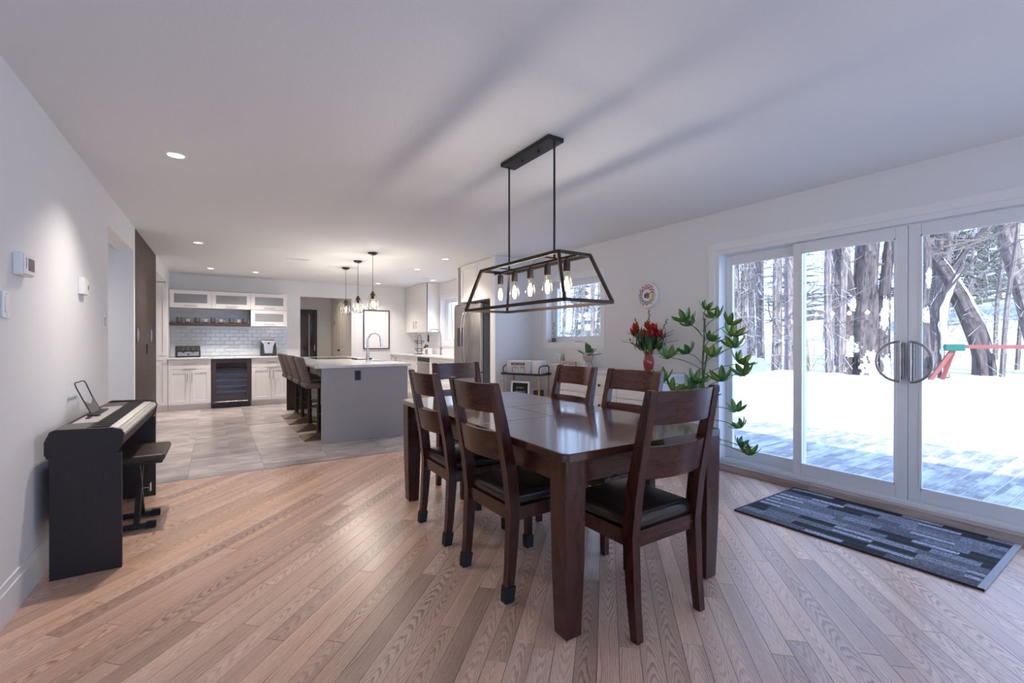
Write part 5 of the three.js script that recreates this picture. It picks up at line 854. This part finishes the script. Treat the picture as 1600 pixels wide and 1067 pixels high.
{
  const variants = [];
  for (let v = 0; v < 7; v++) {
    const H = rr(10, 15), r = 0.04 + 0.012 * v, lx = rr(-0.9, 0.9), lz = rr(-0.9, 0.9);
    variants.push({ trunk: limb([[0, -0.6, 0], [0, 0.3, 0], [lx * 0.25 + rr(-0.08, 0.08), H * 0.3, lz * 0.3], [lx * 0.6, H * 0.65, lz * 0.65], [lx, H, lz]], [r * 1.25, r * 1.05, r * 0.85, r * 0.55, r * 0.15], 9), br: mergeGeometries(branches(H, r, 30, 1.4, 2.3, [lx, lz]).map((g) => { g.deleteAttribute('uv'); return g; })) });
  }
  let k = 0;
  const put = (x, z, v, s, turn) => { const o = new THREE.Mesh(variants[v].trunk, M.bark); o.name = numbered('bare_tree'); o.userData = { label: ['slender bare forest tree deep in the snowy woods', 'bare forest tree of middling girth in the snowy woods', 'stout bare forest tree in the snowy woods'][v < 2 ? 0 : v < 5 ? 1 : 2], category: 'tree', group: ['slender forest trees', 'middling forest trees', 'stout forest trees'][v < 2 ? 0 : v < 5 ? 1 : 2] }; o.position.set(x, ground(x, z), z); o.rotation.y = turn; o.scale.setScalar(s); const b = new THREE.Mesh(variants[v].br, M.twig); b.name = 'branches'; o.add(b); scene.add(o); k++; };
  // dense wood seen through the door's fixed pane and the small windows, thinner towards the hill
  for (let i = 0; i < 300 && k < 120; i++) {
    const ang = rr(-1.15, 0.05), dist = 14 + 34 * Math.pow(rnd(), 0.8), x = dist * Math.cos(ang), z = dist * Math.sin(ang);
    if (x < 11 || (ang > -0.36 && dist < 21) || (ang > -0.75 && dist < 18) || (ang > -0.3 && rnd() < 0.45)) continue;
    put(x, z, Math.floor(rnd() * 7), rr(0.8, 1.25), rnd() * 6.28);
  }
  // feature trees: massive double trunk, leaning trunk carrying snow, slim dark saplings
  const at = (px, d) => { const q = (px - 800) / 711; return [(0.5473 + 0.837 * q) * d, (-0.837 + 0.5473 * q) * d]; };
  const shell = (pts, radii, u0, u1, ac, hw) => {   // snow plastered on part of a trunk's surface; ac = angle from the viewer's side
    const c = new THREE.CatmullRomCurve3(pts.map((q) => new THREE.Vector3(...q))), NU = 26, NA = 14, P = [], I = [];
    for (let i = 0; i <= NU; i++) for (let j = 0; j <= NA; j++) { const e = i / NU * 2 - 1, f = j / NA * 2 - 1, u = u0 + (u1 - u0) * i / NU, kk = u * (radii.length - 1), a = Math.min(radii.length - 2, Math.floor(kk)), r = radii[a] + (radii[a + 1] - radii[a]) * (kk - a), o = c.getPoint(u), q = ac + hw * f, edge = e * e + f * f + 3.6 * (fbm(i * 0.45 + u0 * 90, j * 0.55 + ac * 9, 4) - 0.42), R = r * (1.14 + 0.10 * (1 - edge)) - (edge > 1 ? 0.25 * r * Math.min(1, (edge - 1) * 2) : 0); P.push(o.x + R * (Math.cos(q) * -0.92 + Math.sin(q) * 0.40), o.y, o.z + R * (Math.cos(q) * 0.40 + Math.sin(q) * 0.92)); }
    for (let i = 0; i < NU; i++) for (let j = 0; j < NA; j++) { const a = i * (NA + 1) + j, b = a + NA + 1; I.push(a, a + 1, b, b, a + 1, b + 1); }
    const g = new THREE.BufferGeometry(); g.setAttribute('position', new THREE.Float32BufferAttribute(P, 3)); g.setIndex(I); g.computeVertexNormals(); return plain(g);
  };
  const big = (px, d, label, stems, patches) => {
    const [x, z] = at(px, d), t = thing('large_tree', label, 'tree', [x, ground(x, z) - 0.1, z], 0);
    for (const [p, r] of stems) part('trunk', limb(p, r, 12), M.barkDark, t);
    part('branches', branches(9, 0.16, 16, 2.2, 2.6).map((g) => { g.deleteAttribute('uv'); return g; }), M.twig, t);
    for (const [k, u0, u1, a, w] of patches) part('snow_patch', shell(stems[k][0], stems[k][1], u0, u1, a, w), M.snow, t);
    return t;
  };
  // local offsets: view direction runs roughly along (0.93, -0.36); sideways on screen is (0.36, 0.93)
  const S = (u, y, w = 0) => [u * 0.40 - w * 0.92, y, u * 0.92 + w * 0.40];   // u to the right on screen, w towards the viewer
  big(1352, 13.5, 'massive old double-trunk tree plastered with snow', [[[S(0, -0.3), S(0, 1), S(0.02, 2.4), S(0.1, 4.4), S(0.16, 9)], [0.36, 0.29, 0.25, 0.21, 0.12]], [[S(-0.45, -0.3), S(-0.42, 1), S(-0.32, 2.2), S(-0.6, 3.6), S(-1.2, 6), S(-1.6, 9)], [0.24, 0.20, 0.17, 0.14, 0.10, 0.05]], [[S(0.42, -0.3), S(0.40, 1.0), S(0.45, 2.4), S(0.6, 4.6), S(0.7, 8)], [0.19, 0.15, 0.13, 0.11, 0.06]]],
    [[0, 0.03, 0.22, 0.2, 0.7], [1, 0.14, 0.24, 0.4, 0.9], [1, 0.36, 0.44, 0.3, 1.0], [2, 0.30, 0.50, 0.1, 0.9], [2, 0.04, 0.2, 0.5, 0.9], [0, 0.20, 0.27, -0.9, 0.7], [1, 0.02, 0.12, -0.7, 0.6]]);
  big(1535, 12.5, 'dark leaning tree with a ridge of snow along its upper side', [[[S(0.05, -0.3), S(0, 0.6), S(-0.25, 1.7), S(-0.75, 3.0), S(-1.45, 4.3), S(-2.4, 6.2)], [0.25, 0.22, 0.19, 0.17, 0.14, 0.09]], [[S(-0.7, 2.9), S(-0.3, 3.6), S(0.3, 4.5), S(0.8, 5.6)], [0.07, 0.06, 0.045, 0.02]]], [[0, 0.22, 0.95, 1.35, 0.65]]);
  big(1473, 12, 'twisted small tree wrapped in snow beside the leaning trunk', [[[S(0, -0.3), S(0.02, 0.8), S(-0.02, 1.7), S(0.12, 2.4), S(0.4, 3.1)], [0.13, 0.11, 0.1, 0.08, 0.04]], [[S(-0.35, -0.3), S(-0.33, 0.9), S(-0.36, 2), S(-0.3, 3.2), S(-0.42, 5)], [0.12, 0.1, 0.09, 0.08, 0.04]]], [[0, 0.1, 0.9, 0.3, 1.1], [1, 0.4, 0.5, 0.3, 0.9], [1, 0.6, 0.72, 0.3, 0.9]]);
  for (const [px, d, r, h, tilt] of [[1297, 12, 0.085, 9, -0.02], [1312, 13.5, 0.10, 10, 0.03], [1336, 15, 0.07, 9, 0.0], [1265, 13, 0.075, 9, -0.1], [1190, 16, 0.11, 12, -0.03], [1213, 15, 0.13, 12, 0.01], [1238, 13, 0.18, 13, 0.0], [1160, 19, 0.10, 12, 0.02], [1176, 22, 0.12, 12, -0.02], [1458, 14, 0.14, 10, 0.04], [1472, 13, 0.10, 8, 0.02], [1555, 15, 0.06, 6, 0.02], [1565, 12, 0.055, 6.5, 0.05], [1588, 13, 0.05, 6, 0.06], [1640, 12, 0.2, 10, -0.21]]) {
    const [x, z] = at(px, d), t = thing('forest_tree', r < 0.08 ? 'slim dark bare tree between the large snowy trees' : 'straight grey trunk standing near the snow bank', 'tree', [x, ground(x, z) - 0.1, z], 0, r < 0.08 ? 'slim trees near the deck' : 'straight trunks near the deck');
    part('trunk', limb([S(0, -0.3), S(tilt * 0.3 * h, h * 0.3), S(tilt * 0.6 * h + 0.1, h * 0.6), S(tilt * h, h)], [r * 1.15, r, r * 0.8, r * 0.4], 9), M.bark, t);
    part('branches', branches(h * 0.95, r, r < 0.08 ? 10 : 14, 1.2, 1.5).map((g) => { g.deleteAttribute('uv'); return g; }), M.twig, t);
  }
  // pale evergreens behind
  const needle = mat(lin(0.15, 0.15, 0.075), 0.9), snowy = M.snow;
  for (let i = 0; i < 18; i++) {
    const ang = i < 4 ? rr(-0.95, -0.45) : rr(-0.45, 0.05), dist = rr(24, 46), x = dist * Math.cos(ang), z = dist * Math.sin(ang), H = rr(7, 13), t = thing('evergreen_tree', 'pale green evergreen behind the bare trees', 'tree', [x, ground(x, z) - 0.2, z], rnd() * 6, 'evergreens behind the bare trees');
    part('trunk', cyl(0, 0, H, 0, 0.16, 0.03, 8), M.bark, t); const g = [];
    for (let k2 = 0; k2 < 90; k2++) { const u = Math.pow(rnd(), 0.8), y = 1.2 + (H - 1.3) * u, L = (1 - u) * 2.4 + 0.3, a = rnd() * 6.28; g.push(plain(new THREE.ConeGeometry(L * 0.22, L, 4)).rotateZ(-1.35 - 0.25 * rnd()).translate(L * 0.5, 0, 0).scale(1, 0.35, 1).rotateY(a).translate(0, y, 0)); }
    part('foliage', g.map((q) => { q.deleteAttribute('uv'); return q; }), needle, t);
  }
  // undergrowth and fine twigs nobody could count
  const tg = plain(new THREE.CylinderGeometry(0.002, 0.007, 1, 3)), im = new THREE.InstancedMesh(tg, mat(0xffffff, 0.95), 44000), dm = new THREE.Object3D();
  for (let i = 0; i < 44000; i++) { const ang = rr(-1.1, -0.02), dist = 13 + 26 * rnd(), x = dist * Math.cos(ang), z = dist * Math.sin(ang); const hi = Math.pow(rnd(), 1.2) * 8; dm.position.set(x, ground(x, z) + 0.2 + hi, z); dm.rotation.set(rr(-1.2, 1.2), rnd() * 6, rr(-1.2, 1.2)); const s = rr(0.15, 0.5) * dist / 17; dm.scale.set(0.9, s, 0.9); if (ang > -0.35 && dist < 17) dm.scale.setScalar(0.001); dm.updateMatrix(); im.setMatrixAt(i, dm.matrix); im.setColorAt(i, rnd() < 0.5 ? lin(0.20, 0.16, 0.14) : lin(0.62, 0.60, 0.57)); }
  im.name = 'undergrowth_twigs'; im.userData = { label: 'tangle of fine bare twigs through the snowy woods', category: 'undergrowth', kind: 'stuff' }; scene.add(im);
  // swing set
  const [sx, sz] = at(1490, 11.5), gy = ground(sx, sz), w = thing('swing_set', 'red wooden swing set with a green corner bracket half buried in snow', 'swing set', [sx, 0, sz]);
  const redw = mat(lin(0.27, 0.07, 0.05), 0.7), Y = 1.06;
  part('beam', bar(S(-0.02, Y), S(3.4, Y), 0.09, 0.09), redw, w);
  for (const [o, dz] of [[-0.22, -0.3], [0.0, 0.35]]) part('leg', bar(S(0.02, Y - 0.02), [S(-0.38 + o * 0.4, gy - 0.25)[0] + dz * 0.5, gy - 0.25, S(-0.38 + o * 0.4, gy - 0.25)[2] + dz * 0.2], 0.085, 0.085), redw, w);
  for (const dz of [-0.3, 0.35]) part('leg', bar(S(3.35, Y - 0.02), [S(3.6, 0)[0] + dz, ground(sx + 1.4, sz + 3.2) - 0.25, S(3.6, 0)[2] + dz * 0.3], 0.085, 0.085), redw, w);
  part('bracket', rbox(-0.12, 0.12, Y - 0.11, Y + 0.06, -0.17, 0.2, 0.02).rotateY(0.4), mat(lin(0.006, 0.11, 0.07), 0.5), w);
  // feeder and chair in the snow
  const [fx, fz] = at(1142, 13), fe = thing('bird_feeder', 'wooden feeder house capped with snow', 'feeder', [fx, ground(fx, fz), fz]); part('post', box(-0.05, 0.05, -0.2, 0.9, -0.05, 0.05), M.bark, fe); part('house', box(-0.35, 0.3, 0.8, 1.25, -0.3, 0.3), mat(lin(0.20, 0.18, 0.18), 0.8), fe); part('snow_cap', [sphere(-0.1, 1.3, 0.12, 0.3, 0.7, 14), sphere(0.1, 1.35, -0.15, 0.28, 0.8, 14)], M.snow, fe);
  const [cx, cz] = at(1188, 11.6), ch = thing('yard_chair', 'blue grey plastic yard chair standing in the snow', 'chair', [cx, ground(cx, cz), cz], -0.6), cm = mat(lin(0.22, 0.28, 0.32), 0.6); part('back', rbox(-0.26, 0.26, 0.25, 0.95, -0.03, 0.03, 0.02).rotateX(-0.35), cm, ch); part('seat', rbox(-0.26, 0.26, 0.25, 0.30, -0.05, 0.4, 0.02), cm, ch); for (const s of [-1, 1]) { part('armrest', rbox(s * 0.3 - 0.05, s * 0.3 + 0.05, 0.48, 0.51, -0.15, 0.42, 0.01), cm, ch); part('leg', rbox(s * 0.28 - 0.03, s * 0.28 + 0.03, -0.2, 0.5, 0.32, 0.4, 0.01), cm, ch); }
}

// ---------------------------------------------------------------- shadows on everything
scene.traverse((o) => { if (o.isMesh) { o.castShadow = true; o.receiveShadow = true; } });
renderer.render(scene, camera);
